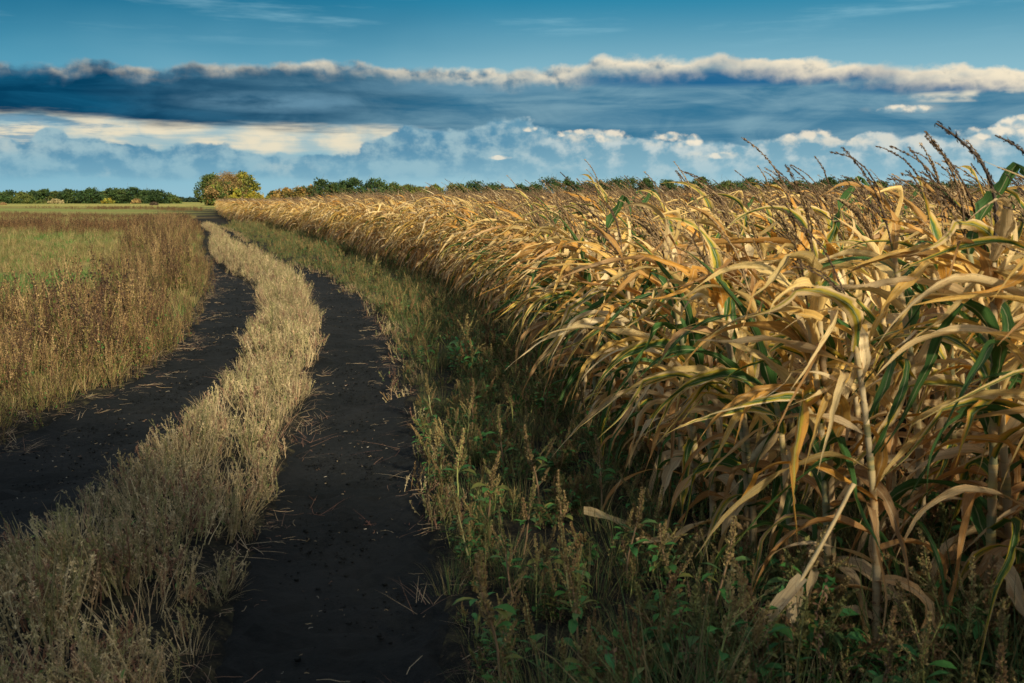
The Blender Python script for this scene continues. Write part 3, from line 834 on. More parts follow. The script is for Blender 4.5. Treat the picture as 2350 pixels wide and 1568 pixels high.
def grow_weeds():
    rng = np.random.RandomState(11)
    M = [M_WEED]
    # the hump between the ruts
    pro = [pale_weed(100 + i, PALE, h=0.19 + 0.035 * (i % 3)).mesh('strip', M, False) for i in range(6)]
    pro += [grass_tuft(120 + i, PALE[:3] + PALE[4:5], 0.22, 30, 0.0032, 1.2, 0.11, 2.2).mesh('strip', M, False) for i in range(3)]
    x, y = sow(rng, 1.2, 60, lambda v: LR(v) + 0.06, lambda v: RL(v) - 0.06, lambda d: 54 if d < 7 else (44 if d < 16 else 30))
    u = (x - LR(y)) / (RL(y) - LR(y)); k = (0.42 + 0.72 * np.sin(np.clip(u, 0, 1) * pi) ** 0.8) * (1.0 + 0.16 * patchy(x, y, 4.0, 2.0))
    pts, rot, scl = place(rng, x, y, 0.7, 1.2, 0.16, grow=k * np.where(y > 16, 1.25, 1.0))
    rot[:, 0] *= 1.3
    scatter('dry_weeds', pro, pts, rot, scl, rng.randint(0, 9, len(x)), 'pale dry weeds covering the hump between the two wheel ruts', 'weeds')
    # the right verge under the corn
    pro = [verge_weed(200 + i, 0.32 + 0.04 * (i % 4)).mesh('verge', M, False) for i in range(5)]
    pro += [grass_tuft(220 + i, [(0.075, 0.105, 0.036), (0.10, 0.12, 0.04), (0.22, 0.17, 0.08), (0.045, 0.085, 0.03), (0.14, 0.12, 0.055)], 0.34, 54, 0.0036, 1.7, 0.13, 1.5).mesh('verge', M, False) for i in range(5)]
    x, y = sow(rng, 1.4, 62, lambda v: RR(v) + 0.10, lambda v: CE(v) + 1.3, lambda d: 56 if d < 8 else (36 if d < 20 else 15))
    dd = x - RR(y); k = np.clip(0.45 + 0.8 * dd, 0.45, 1.05) * np.where((y > 24) & (dd < 1.2), 0.6, 1.0) * np.clip(1.0 + 0.4 * patchy(x, y, 3.0, 6.0), 0.7, 1.4)
    pts, rot, scl = place(rng, x, y, 0.45, 1.15, 0.22, grow=k)
    scatter('green_weeds', pro, pts, rot, scl, rng.randint(0, 10, len(x)), 'dark green pigweed on the shaded verge between track and corn', 'weeds')
    # pale fringe beside the right rut, denser some way off
    pro = [pale_weed(300 + i, PALE + BROWN[:3], h=0.2, stems=6).mesh('fringe', M, False) for i in range(6)]
    x, y = sow(rng, 1.4, 60, lambda v: RR(v) - 0.02, lambda v: RR(v) + 0.22, lambda d: 22 if d < 9 else 16)
    pts, rot, scl = place(rng, x, y, 0.4, 0.95, 0.3)
    scatter('fringe_weeds', pro, pts, rot, scl, rng.randint(0, 6, len(x)), 'low straw coloured weeds fringing the edge of the wheel rut by the corn', 'weeds')
    # tall brown weeds on the left
    pro = [tall_weed(400 + i, BROWN if i % 3 else BROWN + RUST, h=0.56 + 0.05 * (i % 3)).mesh('tall', M, False) for i in range(12)]
    x, y = sow(rng, 4.0, 20, lambda v: LL(v) - 12, lambda v: LL(v) - 0.02, lambda d: 34 if d < 13 else 22)
    keep = (LL(y) - x) < 2.3 + 0.7 * patchy(x, y, 1.6)
    keep &= rng.uniform(size=len(x)) < 1 - 0.9 * green_patch(x, y)
    x, y = x[keep], y[keep]
    x2, y2 = sow(rng, 20, 64, lambda v: LL(v) - 2.2 - 0.02 * (v - 20), lambda v: LL(v) + 0.02, 15)
    x, y = np.concatenate((x, x2)), np.concatenate((y, y2))
    dd = LL(y) - x; k = np.clip(0.45 + 0.7 * dd, 0.45, 1.0) * np.clip(0.88 + 0.55 * patchy(x, y, 2.6, 4.0), 0.45, 1.3)
    pts, rot, scl = place(rng, x, y, 0.55, 1.25, 0.14, grow=k)
    scatter('tall_weeds', pro, pts, rot, scl, rng.randint(0, 12, len(x)), 'tall brown autumn weeds standing along the outer side of the track', 'weeds')
    # red-brown strips far across the field
    pro = [tall_weed(450 + i, RUST + BROWN[:2], h=0.75, stems=10, spread=0.25, chip=0.035).mesh('rust', M, False) for i in range(6)]
    x, y = sow(rng, 38, 175, lambda v: -0.58 * v, lambda v: LL(v) - 0.3, lambda d: 6.0 if d < 70 else 3.2)
    keep = rng.uniform(size=len(x)) < brown_bands(x, y) ** 1.6 * np.where(y > 68, 0.9, 1.0) * np.clip(0.8 + 0.7 * patchy(x, y, 1.0, 9.0), 0.15, 1)
    x, y = x[keep], y[keep]
    pts, rot, scl = place(rng, x, y, 0.5, 1.25, 0.08, grow=np.where(y > 68, 0.6, 0.85))
    scatter('rust_weeds', pro, pts, rot, scl, rng.randint(0, 6, len(x)), 'red-brown weeds in long strips across the far meadow', 'weeds')
    # meadow grass
    tan_ = [(0.25, 0.19, 0.08), (0.21, 0.175, 0.065), (0.13, 0.14, 0.042), (0.29, 0.225, 0.11), (0.11, 0.125, 0.036), (0.16, 0.11, 0.05)]
    grn = [(0.045, 0.16, 0.028), (0.06, 0.17, 0.032), (0.11, 0.155, 0.045), (0.14, 0.15, 0.05)]
    pro = ([grass_tuft(500 + i, tan_, 0.24, 30, 0.006, 1.6, 0.12).mesh('tuft', M, False) for i in range(5)]
           + [grass_tuft(520 + i, grn, 0.17, 36, 0.007, 1.4, 0.11).mesh('tuft', M, False) for i in range(5)])
    x, y = sow(rng, 7, 95, lambda v: -0.6 * v - 2, lambda v: LL(v) - 0.2, lambda d: 26 if d < 16 else (13 if d < 35 else 5))
    g = green_patch(x, y) * 1.0 + 0.05 + 0.25 * patchy(x, y, 1.9, 4.0)
    isg = rng.uniform(size=len(x)) < g * 0.8
    pts, rot, scl = place(rng, x, y, 0.6, 1.25, 0.15, grow=np.where(y > 35, 1.35, 1.0))
    scatter('meadow_grass', pro, pts, rot, scl, np.where(isg, 5, 0) + rng.randint(0, 5, len(x)), 'short yellow and green meadow grass beyond the tall weeds', 'grass')
    # lying straw along both ruts
    st = [(0.32, 0.26, 0.17), (0.26, 0.20, 0.125), (0.18, 0.105, 0.07), (0.20, 0.15, 0.09), (0.11, 0.07, 0.05)]
    pro = ([grass_tuft(600 + i, st, 0.20, 12, 0.0024, 0.16, 0.09, 0.9, 0.7).mesh('lying', [M_STRAW], False) for i in range(5)]
           + [straw_bits(620 + i, st, 14, 0.12, 0.09).mesh('bits', [M_STRAW], False) for i in range(4)])
    xs, ys = [], []
    for f, lo, hi, dn in ((RR, -0.08, 0.24, 20), (RL, -0.25, 0.08, 20), (LR, -0.08, 0.2, 18), (LL, -0.5, 0.16, 34)):
        a, c = sow(rng, 1.5, 34, lambda v: f(v) + lo, lambda v: f(v) + hi, lambda d: dn if d < 12 else dn * 0.6); xs.append(a); ys.append(c)
    x, y = np.concatenate(xs), np.concatenate(ys)
    pts, rot, scl = place(rng, x, y, 0.5, 1.2, 0.08); pts[:, 2] += 0.09 * rut_mask(x, y) * 0.75
    scatter('dry_straw', pro, pts, rot, scl, rng.randint(0, 9, len(x)), 'bleached straw lying along the edges of the wheel ruts', 'straw')
    # red-brown rootlets reaching into the right rut
    rt = [(0.20, 0.085, 0.055), (0.16, 0.075, 0.05), (0.24, 0.13, 0.08)]
    pro = [grass_tuft(640 + i, rt, 0.34, 12, 0.0022, 0.05, 0.10, 0.25, 0.6).mesh('roots', [M_STRAW], False) for i in range(4)]
    x1, y1 = sow(rng, 1.5, 9, lambda v: RR(v) - 0.30, lambda v: RR(v) + 0.1, 4)
    x2, y2 = sow(rng, 1.5, 9, lambda v: RL(v) - 0.05, lambda v: RL(v) + 0.22, 2.5)
    x, y = np.concatenate((x1, x2)), np.concatenate((y1, y2))
    pts, rot, scl = place(rng, x, y, 0.5, 1.2, 0.06); pts[:, 2] += 0.055
    scatter('dry_roots', pro, pts, rot, scl, rng.randint(0, 4, len(x)), 'thin reddish dry rootlets sprawling onto the black soil of the rut', 'roots')
    # crumbs and clods of soil
    def clods(seed):
        g = np.random.RandomState(seed); b = B(); f = [(0, 1, 3, 2), (4, 6, 7, 5), (0, 4, 5, 1), (2, 3, 7, 6), (0, 2, 6, 4), (1, 5, 7, 3)]
        for i in range(34):
            r = 0.0025 + 0.007 * g.uniform() ** 3; c = np.append(g.uniform(-0.2, 0.2, 2), r * 0.3)
            v = np.array([[x, y, z] for x in (-1, 1) for y in (-1, 1) for z in (-1, 1)], float) * 0.62 + g.normal(size=(8, 3)) * 0.22
            b.add(c + v * r * np.array([1.2, 1, 0.7]), f, (0.01, 0.01, 0.01))
        return b.mesh('clods', [M_TRACK], True)
    pro = [clods(680 + i) for i in range(6)]
    x1, y1 = sow(rng, 1.5, 22, lambda v: RL(v) - 0.05, lambda v: RR(v) + 0.05, lambda d: 16 if d < 10 else 8)
    x2, y2 = sow(rng, 1.5, 22, lambda v: LL(v) - 0.05, lambda v: LR(v) + 0.05, lambda d: 16 if d < 10 else 8)
    x, y = np.concatenate((x1, x2)), np.concatenate((y1, y2))
    pts, rot, scl = place(rng, x, y, 0.5, 1.3, 0.0); pts[:, 2] = base_z(x, y) - 0.06
    scatter('soil_crumbs', pro, pts, rot, scl, rng.randint(0, 6, len(x)), 'loose crumbs and clods of black soil in the wheel ruts', 'soil')
    # chaff on the bare soil
    pro = [straw_bits(660 + i, st + [(0.5, 0.46, 0.38)], 9, 0.2, 0.018).mesh('chaff', [M_STRAW], False) for i in range(6)]
    x1, y1 = sow(rng, 1.5, 30, RL, RR, lambda d: 4 if d < 10 else 2)
    x2, y2 = sow(rng, 1.5, 30, LL, LR, lambda d: 4 if d < 10 else 2)
    x, y = np.concatenate((x1, x2)), np.concatenate((y1, y2))
    pts, rot, scl = place(rng, x, y, 0.5, 1.2, 0.0); pts[:, 2] = base_z(x, y) - 0.055
    scatter('chaff', pro, pts, rot, scl, rng.randint(0, 6, len(x)), 'crumbs of chaff and straw strewn over the bare black wheel ruts', 'chaff')


grow_weeds()

# ------------------------------------------------------------------ corn
DRY = [(0.70, 0.53, 0.25), (0.66, 0.49, 0.20), (0.68, 0.45, 0.12), (0.60, 0.31, 0.06), (0.60, 0.46, 0.24), (0.76, 0.62, 0.37), (0.50, 0.29, 0.09), (0.67, 0.44, 0.13), (0.70, 0.53, 0.22), (0.72, 0.56, 0.28)]
OLD = [(0.52, 0.38, 0.20), (0.46, 0.29, 0.14), (0.56, 0.43, 0.25), (0.42, 0.235, 0.09), (0.58, 0.45, 0.27)]
WIND = np.array([-1.0, -0.08, 0.13])


def corn_parts(seed, fine=True, green=0.25, height=1.38, hero=None):
    """stalk, leaves, ear and tassel of one plant, bent by a wind that blows towards -x"""
    rng = np.random.RandomState(seed); H = height * rng.uniform(0.95, 1.05); out = []
    n = 12 if fine else 7
    tz = np.linspace(0, 1, n); bend = hero[4] if hero else rng.uniform(0.10, 0.26)
    sp = np.stack((-bend * tz ** 2 + rng.normal() * 0.02, rng.normal() * 0.06 * tz ** 1.5, H * tz - 0.03), -1)
    sc = pick(rng, [(0.22, 0.15, 0.07), (0.19, 0.14, 0.058), (0.15, 0.14, 0.045), (0.19, 0.115, 0.055)])
    b = B(); rad = np.linspace(0.0080, 0.0038, n)
    if fine:
        tt = np.linspace(0, 1, 37); pp = np.stack([np.interp(tt, tz, sp[:, k]) for k in range(3)], -1)
        rr = np.interp(tt, tz, rad) * np.where(np.arange(37) % 4 == 0, 1.28, 1.0)
        cc = np.where((np.arange(37) % 4 == 0)[:, None], sc * 0.6, sc)
        tube(b, pp, rr, cc, 7, 0)
    else: tube(b, sp, rad, sc, 3)
    out.append(('stalk', b, M_STALK))
    pl = rng.uniform(0, 6.28); nl = rng.randint(17, 22)
    for i in range(nl):
        f = ((i + 0.4 + rng.uniform(-0.2, 0.2)) / nl) ** 1.12; z = 0.10 + 0.90 * f
        base = np.array([np.interp(z, tz, sp[:, k]) for k in range(3)])
        a = pl + pi * (i % 2) + rng.normal() * 0.45
        low = f < 0.40
        kw = (0.4 + 5.4 * f) * rng.uniform(0.25, 1.3)
        L = rng.uniform(0.58, 0.95) * (1.0 if f < 0.75 else 0.82)
        e = rng.uniform(0.4, 1.0) if low else rng.uniform(0.8, 2.0)
        w = WIND + rng.normal(size=3) * np.array([0.3, 0.55, 0.34]) + np.array([0, 0, 0.14 * f])
        g = 0.0
        if rng.uniform() < green * (1.5 if 0.15 < f < 0.75 else 0.45): g = rng.uniform(0.35, 1.0)
        col = pick(rng, OLD if (low or rng.uniform() < 0.15) else DRY)
        b = B()
        blade(b, base, (cos(a) - 0.45 * f, sin(a), e), L, rng.uniform(0.034, 0.067), rng, wob=0.036, pull=w * kw, drop=(rng.uniform(3.5, 9.0) if low else rng.uniform(1.0, 5.0) * (1.25 - 0.5 * f)),
              seg=22 if fine else 8, across=4 if fine else 2, twist=rng.normal() * 2.2, fold=rng.uniform(0.15, 1.0), wave=rng.uniform(0.15, 0.7) if fine else 0, rag=0.18 if fine else 0.0,
              col=col, green=g, kink=(rng.uniform(0.25, 0.7) if rng.uniform() < 0.28 else None))
        # the sheath that wraps the stalk below the leaf
        z0 = max(z - 0.10, 0.02); q = np.array([[np.interp(k, tz, sp[:, j]) for j in range(3)] for k in np.linspace(z0, z, 4)])
        tube(b, q, np.interp([z0, z0, z, z], [0, 1], [0.016, 0.009]) * np.array([1, 1.1, 1.15, 1.3]), np.append(col * 0.95, g * 0.6), 6 if fine else 3)
        out.append(('leaf', b, M_LEAF))
    if rng.uniform() < 0.28:                                 # a ripe ear hanging in its husk
        z = rng.uniform(0.42, 0.58); base = np.array([np.interp(z, tz, sp[:, k]) for k in range(3)]); a = rng.uniform(0, 6.28)
        d = nrm(np.array([cos(a), sin(a), rng.uniform(-1.4, 0.9)])); L = rng.uniform(0.19, 0.25)
        t = np.linspace(0, 1, 9); p = base + d * (t * L)[:, None] + np.array([0, 0, -0.03]) * (t ** 2)[:, None]
        b = B(); hc = pick(rng, [(0.36, 0.27, 0.14), (0.31, 0.21, 0.11), (0.38, 0.29, 0.16)])
        tube(b, p, 0.028 * np.sin(np.clip(t * 0.92 + 0.06, 0, 1) * pi) ** 0.6 + 0.003, hc, 9 if fine else 5)
        for k in range(7 if fine else 2):
            aa = rng.uniform(0, 6.28); s = np.array([cos(aa), sin(aa), 0.1]) * 0.02
            blade(b, base + d * 0.02 + s * 0.6, d + s * 6, L * rng.uniform(0.8, 1.2), 0.04, rng, drop=1.5, seg=6, across=2, col=hc, fold=0.5)
        chips(b, p[-1] + rng.normal(size=(24, 3)) * 0.012, 0.03, rng, (0.10, 0.05, 0.03), asp=0.1)
        out.append(('ear', b, M_HUSK))
    # tassel
    b = B(); tc = pick(rng, [(0.14, 0.095, 0.055), (0.18, 0.125, 0.07), (0.10, 0.068, 0.044), (0.26, 0.185, 0.10)] if not hero else [(0.05, 0.038, 0.03)])
    def plume(p0, d0, L, k, r):
        m = 12 if fine else 6
        d = nrm(np.array(d0, float)); p = np.array(p0, float); q = [p.copy()]
        for s in range(m):
            d = nrm(d + (WIND + np.array([0, 0, -0.35 * s / m])) * k * (0.35 + 1.3 * s / m) * L / m + rng.normal(size=3) * 0.04); p = p + d * L / m; q.append(p.copy())
        q = np.array(q); tube(b, q, np.linspace(r, r * 0.4, m + 1), tc, 4 if fine else 3)
        if fine:
            nn = int(L * 330); t = rng.uniform(0.15, 1, nn); dd = nrm(np.gradient(q, axis=0)); ax = along(dd, t)
            cen = along(q, t) + nrm(rng.normal(size=(nn, 3))) * r * 1.25
            chips(b, cen, 0.012 + r * 0.5, rng, tc, asp=0.34, axis=ax * 1.6)
        else:
            nn = int(L * 70); t = rng.uniform(0.1, 1, nn); chips(b, along(q, t) + rng.normal(size=(nn, 3)) * r, 0.026, rng, tc, asp=0.3, axis=along(nrm(np.gradient(q, axis=0)), t))
    top = sp[-1]; td = nrm(sp[-1] - sp[-2])
    if hero: plume(top, td + np.array([0.12, 0, 0.4]), hero[0], hero[1], hero[2])
    else: plume(top, td + np.array([0.0, 0, 0.6]), rng.uniform(0.36, 0.58), rng.uniform(1.3, 3.6), 0.0038)
    for k in range(hero[3] if hero else rng.randint(3, 7)):
        a = rng.uniform(0, 6.28)
        plume(top + td * rng.uniform(0.01, 0.16), td + np.array([cos(a) * 0.25 - 0.45, sin(a) * 0.30, 0.3]), rng.uniform(0.16, 0.32), rng.uniform(3.0, 7), 0.0026)
    out.append(('tassel', b, M_TASSEL))
    return out


def joined(parts, mats):
    b = B()
    for nm, q, m in parts: b.join(q, mats.index(m))
    return b


ORD = ['first', 'second', 'third', 'fourth', 'fifth', 'sixth', 'seventh', 'eighth', 'ninth', 'tenth', 'eleventh', 'twelfth', 'thirteenth', 'fourteenth',
       'fifteenth', 'sixteenth', 'seventeenth', 'eighteenth', 'nineteenth', 'twentieth'] + ['twenty-' + s for s in
       ('first', 'second', 'third', 'fourth', 'fifth', 'sixth', 'seventh', 'eighth', 'ninth')] + ['thirtieth'] + ['thirty-' + s for s in
       ('first', 'second', 'third', 'fourth', 'fifth', 'sixth', 'seventh', 'eighth', 'ninth')] + ['fortieth']


def plant_corn():
    rng = np.random.RandomState(77)
    mats = [M_STALK, M_LEAF, M_HUSK, M_TASSEL]
    X, Y, R = [], [], []
    for y in np.arange(-7, 34, 0.23):
        for row in range(0, 46):
            x = float(CE(y)) + 0.18 + row * 0.66 + rng.normal() * 0.05; yy = y + rng.normal() * 0.05
            if x > 0.58 * max(yy, 0) + 3.2 or rng.uniform() < 0.06: continue
            if yy < 1.0 and row > 6: continue
            if (yy < 2.75 and x < 2.3) or (yy < 3.45 and abs(CX + FPX * x / max(yy, 0.1) * 0.98 - 2230) < 140) or math.hypot(x, yy) < 1.9: continue
            X.append(x); Y.append(yy); R.append(row)
    X, Y, R = np.array(X), np.array(Y), np.array(R)
    vis = (Y > 1.9) & (np.abs(X) < 0.53 * Y + 0.25)
    score = np.where(vis, Y + 0.55 * R * np.clip(1.4 - Y / 30, 0.6, 2), 1e9)
    order = np.argsort(score)[:298]; single = np.zeros(len(X), bool); single[order] = True
    near = order[:110]
    # single plants with stalk, leaves, ear and tassel
    NP = 16
    pro, looks = [], []
    for i in range(NP):
        g = [0.12, 0.28, 0.16, 0.5][i % 4]
        pro.append(corn_parts(900 + i, True, g)); looks.append(['pale straw', 'straw and green striped', 'golden', 'still partly green'][i % 4])
    prom = [[(nm, b.mesh(nm, [m]), ) for nm, b, m in p] for p in pro]
    whole = [joined(p, mats).mesh('corn_plant', mats) for p in pro]
    front = [i for i in order if R[i] == 0]; front.sort(key=lambda i: Y[i]); rank = {i: k for k, i in enumerate(front)}
    nearset = set(near.tolist()); used = 0
    for i in order:
        k = rng.randint(NP); z = float(ground_z(X[i], Y[i])); s = rng.uniform(0.93, 1.06) * (0.93 if R[i] == 0 else 1.0); rz = rng.normal() * 0.35
        if i in nearset:
            o = empty('corn_plant', (X[i], Y[i], z), rz)
            for nm, me in prom[k]:
                c = bpy.data.objects.new(nm, me); COL.objects.link(c); c.parent = o
        else:
            o = bpy.data.objects.new('corn_plant', whole[k]); COL.objects.link(o); o.location = (X[i], Y[i], z); o.rotation_euler = (0, 0, rz)
        o.scale = (s, s, s)
        if i in rank and rank[i] < 40: lb = '%s corn plant, %s along the outermost row counted from the nearest end' % (looks[k], ORD[rank[i]])
        elif i in rank: lb = 'dry corn plant farther along the outermost row, among lookalikes above the verge'
        else: lb = 'dry wind-bent corn plant inside the field, among lookalikes behind the outermost row'
        tag(o, lb, 'corn plant', 'corn plants of the field')
    # two plants whose big tassels stand up against the sky at the near edge
    for q, (X_, D_, hr, lb) in enumerate(((2330, 3.45, (0.54, 2.6, 0.0075, 0, 0.06), 'corn plant with one thick dark tassel arching high against the clouds'),
                                          (2440, 3.2, (0.46, 2.8, 0.0055, 4, 0.06), 'corn plant with a many-branched dark tassel against the sky'))):
        x_, y_ = world_at(X_, D_); o = empty('corn_plant', (x_, y_, float(ground_z(x_, y_))), 0)
        for nm, b, m in corn_parts(1213 + q, True, 0.3, 1.50, hr): b.obj(nm, [m], o)
        tag(o, lb, 'corn plant', 'corn plants of the field')
    # the rest of the field
    lo = [joined(corn_parts(1000 + i, False, [0.05, 0.16, 0.08, 0.28][i % 4]), mats).mesh('corn', mats) for i in range(14)]
    x, y = X[~single], Y[~single]
    fx, fy = [], []
    for a in np.arange(34, 150, 0.5):
        l, r = float(CE(a)) + 0.2, 0.56 * a + 3
        d = 5.0 if a < 50 else (2.6 if a < 80 else 1.5)
        n = rng.poisson(d * max(r - l, 0) * 0.5); fx.append(rng.uniform(l, r, n)); fy.append(rng.uniform(a, a + 0.5, n))
        n = rng.poisson(4.0 * 0.5 * 3 if a < 110 else 4); fx.append(rng.uniform(l, l + 3.0, n)); fy.append(rng.uniform(a, a + 0.5, n))
    x = np.concatenate([x] + fx); y = np.concatenate([y] + fy); n = len(x)
    s = rng.uniform(0.92, 1.12, n) * np.where((x < -8) & (y > 40), 0.92, 1.0)
    wd = np.where(y > 45, 1.25, 1.0) * s
    pts = np.stack((x, y, ground_z(x, y)), -1); rot = np.stack((np.zeros(n), np.zeros(n), rng.normal(size=n) * 0.4), -1)
    scatter('corn_field', lo, pts, rot, np.stack((wd, wd, s), -1), rng.randint(0, 14, n), 'dry golden corn field stretching from behind the near rows to the trees', 'corn field')
    # pale far block is the same crop: it follows the edge where the track bends away


plant_corn()


# ------------------------------------------------------------------ single plants on the verge, fallen husks
def verge_things():
    rng = np.random.RandomState(31)
    protos = []
    for i in range(6):
        st, hd, lv = spike_parts(rng, 0.40 + 0.04 * (i % 3), 1.2)
        protos.append([('stem', st.mesh('stem', [M_WEED]))] + [('seed_head', h.mesh('seed_head', [M_WEED], False)) for h in hd] + [('foliage', lv.mesh('foliage', [M_WEED]))])
    spots = [(1240, 1500), (1330, 1480), (1150, 1530), (1350, 1568), (1560, 1400), (1640, 1420), (1610, 1500), (1180, 1330), (1240, 1330), (1200, 1230), (1300, 1250), (1120, 1180),
             (1050, 1130), (1010, 1080), (1160, 1080), (1280, 1080), (1380, 1150), (1090, 1400), (1440, 1300), (1500, 1250), (1180, 980), (1080, 990), (1000, 960), (1260, 960), (1350, 1010),
             (1480, 1510), (1720, 1560), (1080, 1250), (1330, 1370), (1240, 1150)]
    spots.sort(key=lambda p: -p[1])
    for k, (X, Y) in enumerate(spots):
        x, y = P(X, Y, 0.05); o = empty('pigweed', (x, y, float(ground_z(x, y))), rng.uniform(0, 6.28)); s = rng.uniform(0.85, 1.2); o.scale = (s, s, s)
        for nm, me in protos[k % 6]:
            c = bpy.data.objects.new(nm, me); COL.objects.link(c); c.parent = o
        tag(o, '%s pigweed with brown seed spikes on the verge, counted outward from the nearest' % ORD[k], 'weed', 'tall pigweeds on the verge')
    for X, Y, a, lb in ((1525, 1205, 0.2, 'short broken corn husk lying flat among the dark verge weeds'), (1400, 1140, 0.05, 'long pale fallen corn leaf lying on the verge under the front row')):
        x, y = P(X, Y, 0.16); b = B(); r2 = np.random.RandomState(int(X))
        blade(b, (-0.13, 0, 0), (1, 0, 0.05), 0.26 if 'long' in lb else 0.16, 0.05, r2, drop=0.3, seg=8, across=4, fold=0.4, wave=0.2, col=(0.46, 0.36, 0.2), prof=lambda t: 0.8 + 0.2 * np.sin(t * 9))
        o = b.obj('fallen_leaf', [M_LEAF]); o.location = (x, y, float(ground_z(x, y)) + 0.10); o.rotation_euler = (0.5, 0.1, a)
        tag(o, lb, 'fallen leaf')


verge_things()


def broken_stalk():
    """a snapped stalk leaning from the front row down to the verge, one dry leaf still on it"""
    rng = np.random.RandomState(8)
    d = pix_dir(1960, 1110); a = np.array([d[0] / d[1] * 3.3, 3.3, EYE + d[2] / d[1] * 3.3]); bx, by = P(1700, 1550); e = np.array([bx, by, 0.05])
    o = empty('broken_corn_stalk', (bx, by, float(ground_z(bx, by))), 0); off = np.array([bx, by, float(ground_z(bx, by))])
    t = np.linspace(0, 1, 12)[:, None]; p = a + (e - a) * t + np.array([0, 0, -0.05]) * np.sin(t * pi) - off
    b = B(); tube(b, p, np.linspace(0.0075, 0.0048, 12) * np.where(np.arange(12) % 4 == 0, 1.25, 1), (0.40, 0.31, 0.17), 6); b.obj('stalk', [M_STALK], o)
    for k, (tt, dr, L) in enumerate(((0.45, (-0.55, -0.3, -0.5), 0.55), (0.5, (-0.2, -0.4, -0.9), 0.42), (0.75, (-0.7, 0.1, -0.3), 0.4))):
        b = B(); blade(b, along(p, [tt])[0], dr, L, 0.058, rng, drop=1.6, seg=16, across=4, twist=1.2, fold=0.4, wave=0.4, rag=0.12, wob=0.03, col=(0.58, 0.46, 0.28)); b.obj('leaf', [M_LEAF], o)
    tag(o, 'snapped pale corn stalk leaning down onto the verge at the near end of the field', 'corn plant')


broken_stalk()


# ------------------------------------------------------------------ trees
def make_tree(name, x, y, h, w, cols, rng, label, group, leaf=None, dens=1.0, low=0.12, bare=False, base=None, squat=1.0):
    z = float(base_z(x, y)) if base is None else base
    if y > 400: z *= max(0, 1 - (y - 400) / 600)
    o = empty(name, (x, y, z - 0.05), 0)
    tb = B(); p = stem_path(rng, (0, 0, 0), h * 0.72, (rng.normal() * 0.06, 0), 0.12, 7)
    bark = np.array((0.10, 0.075, 0.055)) * rng.uniform(0.8, 1.2)
    tube(tb, p, np.linspace(h * 0.022, h * 0.006, 7), bark, 6)
    nb = 26 if bare else 16; tips = []
    for k in range(nb):
        t = rng.uniform(0.18, 0.98); q0 = along(p, [t])[0]; a = rng.uniform(0, 6.28); rl = w * 0.5 * rng.uniform(0.45, 0.95)
        q = [q0]; d = nrm(np.array([cos(a), sin(a), rng.uniform(0.3, 1.1)]))
        for s in range(5): d = nrm(d + rng.normal(size=3) * 0.22 + np.array([0, 0, 0.08])); q.append(q[-1] + d * rl / 4.5)
        q = np.array(q); tube(tb, q, np.linspace(h * 0.008, h * 0.002, 6), bark, 4); tips.append(q)
    tb.obj('trunk', [M_BARK], o)
    cb = B(); leaf = leaf or h * 0.04
    nc = int((84 if not bare else 46) * dens)
    for k in range(nc):
        u = rng.uniform(); tt = low + (1 - low) * u ** 0.85
        prof = sin(min(max((tt - low) / (1.02 - low), 0), 1) ** 0.75 * pi) ** 0.55
        a = rng.uniform(0, 6.28); rr = w * 0.5 * prof * rng.uniform(0.1, 1.05) ** 0.7
        c = np.array([cos(a) * rr, sin(a) * rr, tt * h * rng.uniform(0.9, 1.03)])
        s = w * rng.uniform(0.08, 0.16); n = int(rng.uniform(26, 50) * (1.0 if not bare else 0.8))
        pt = c + nrm(rng.normal(size=(n, 3))) * (rng.uniform(0.3, 1.0, (n, 1)) ** 0.6) * s * np.array([1, 1, 0.8])
        chips(cb, pt, leaf * (1.25 if not bare else 1.0), rng, pick(rng, cols), asp=0.75 if not bare else 0.4)
    cb.obj('crown', [M_TREE], o, False)
    tag(o, label, 'tree', group)
    return o


GREEN = [(0.030, 0.060, 0.018), (0.040, 0.075, 0.020), (0.055, 0.085, 0.024), (0.024, 0.050, 0.018)]
OLIVE = [(0.075, 0.095, 0.022), (0.095, 0.11, 0.026), (0.055, 0.085, 0.022)]
YELL = [(0.24, 0.22, 0.03), (0.30, 0.24, 0.03), (0.16, 0.18, 0.03)]
RUSTY = [(0.22, 0.145, 0.055), (0.17, 0.11, 0.045), (0.26, 0.18, 0.065)]
ORNG = [(0.22, 0.14, 0.035), (0.17, 0.13, 0.035), (0.26, 0.16, 0.05)]


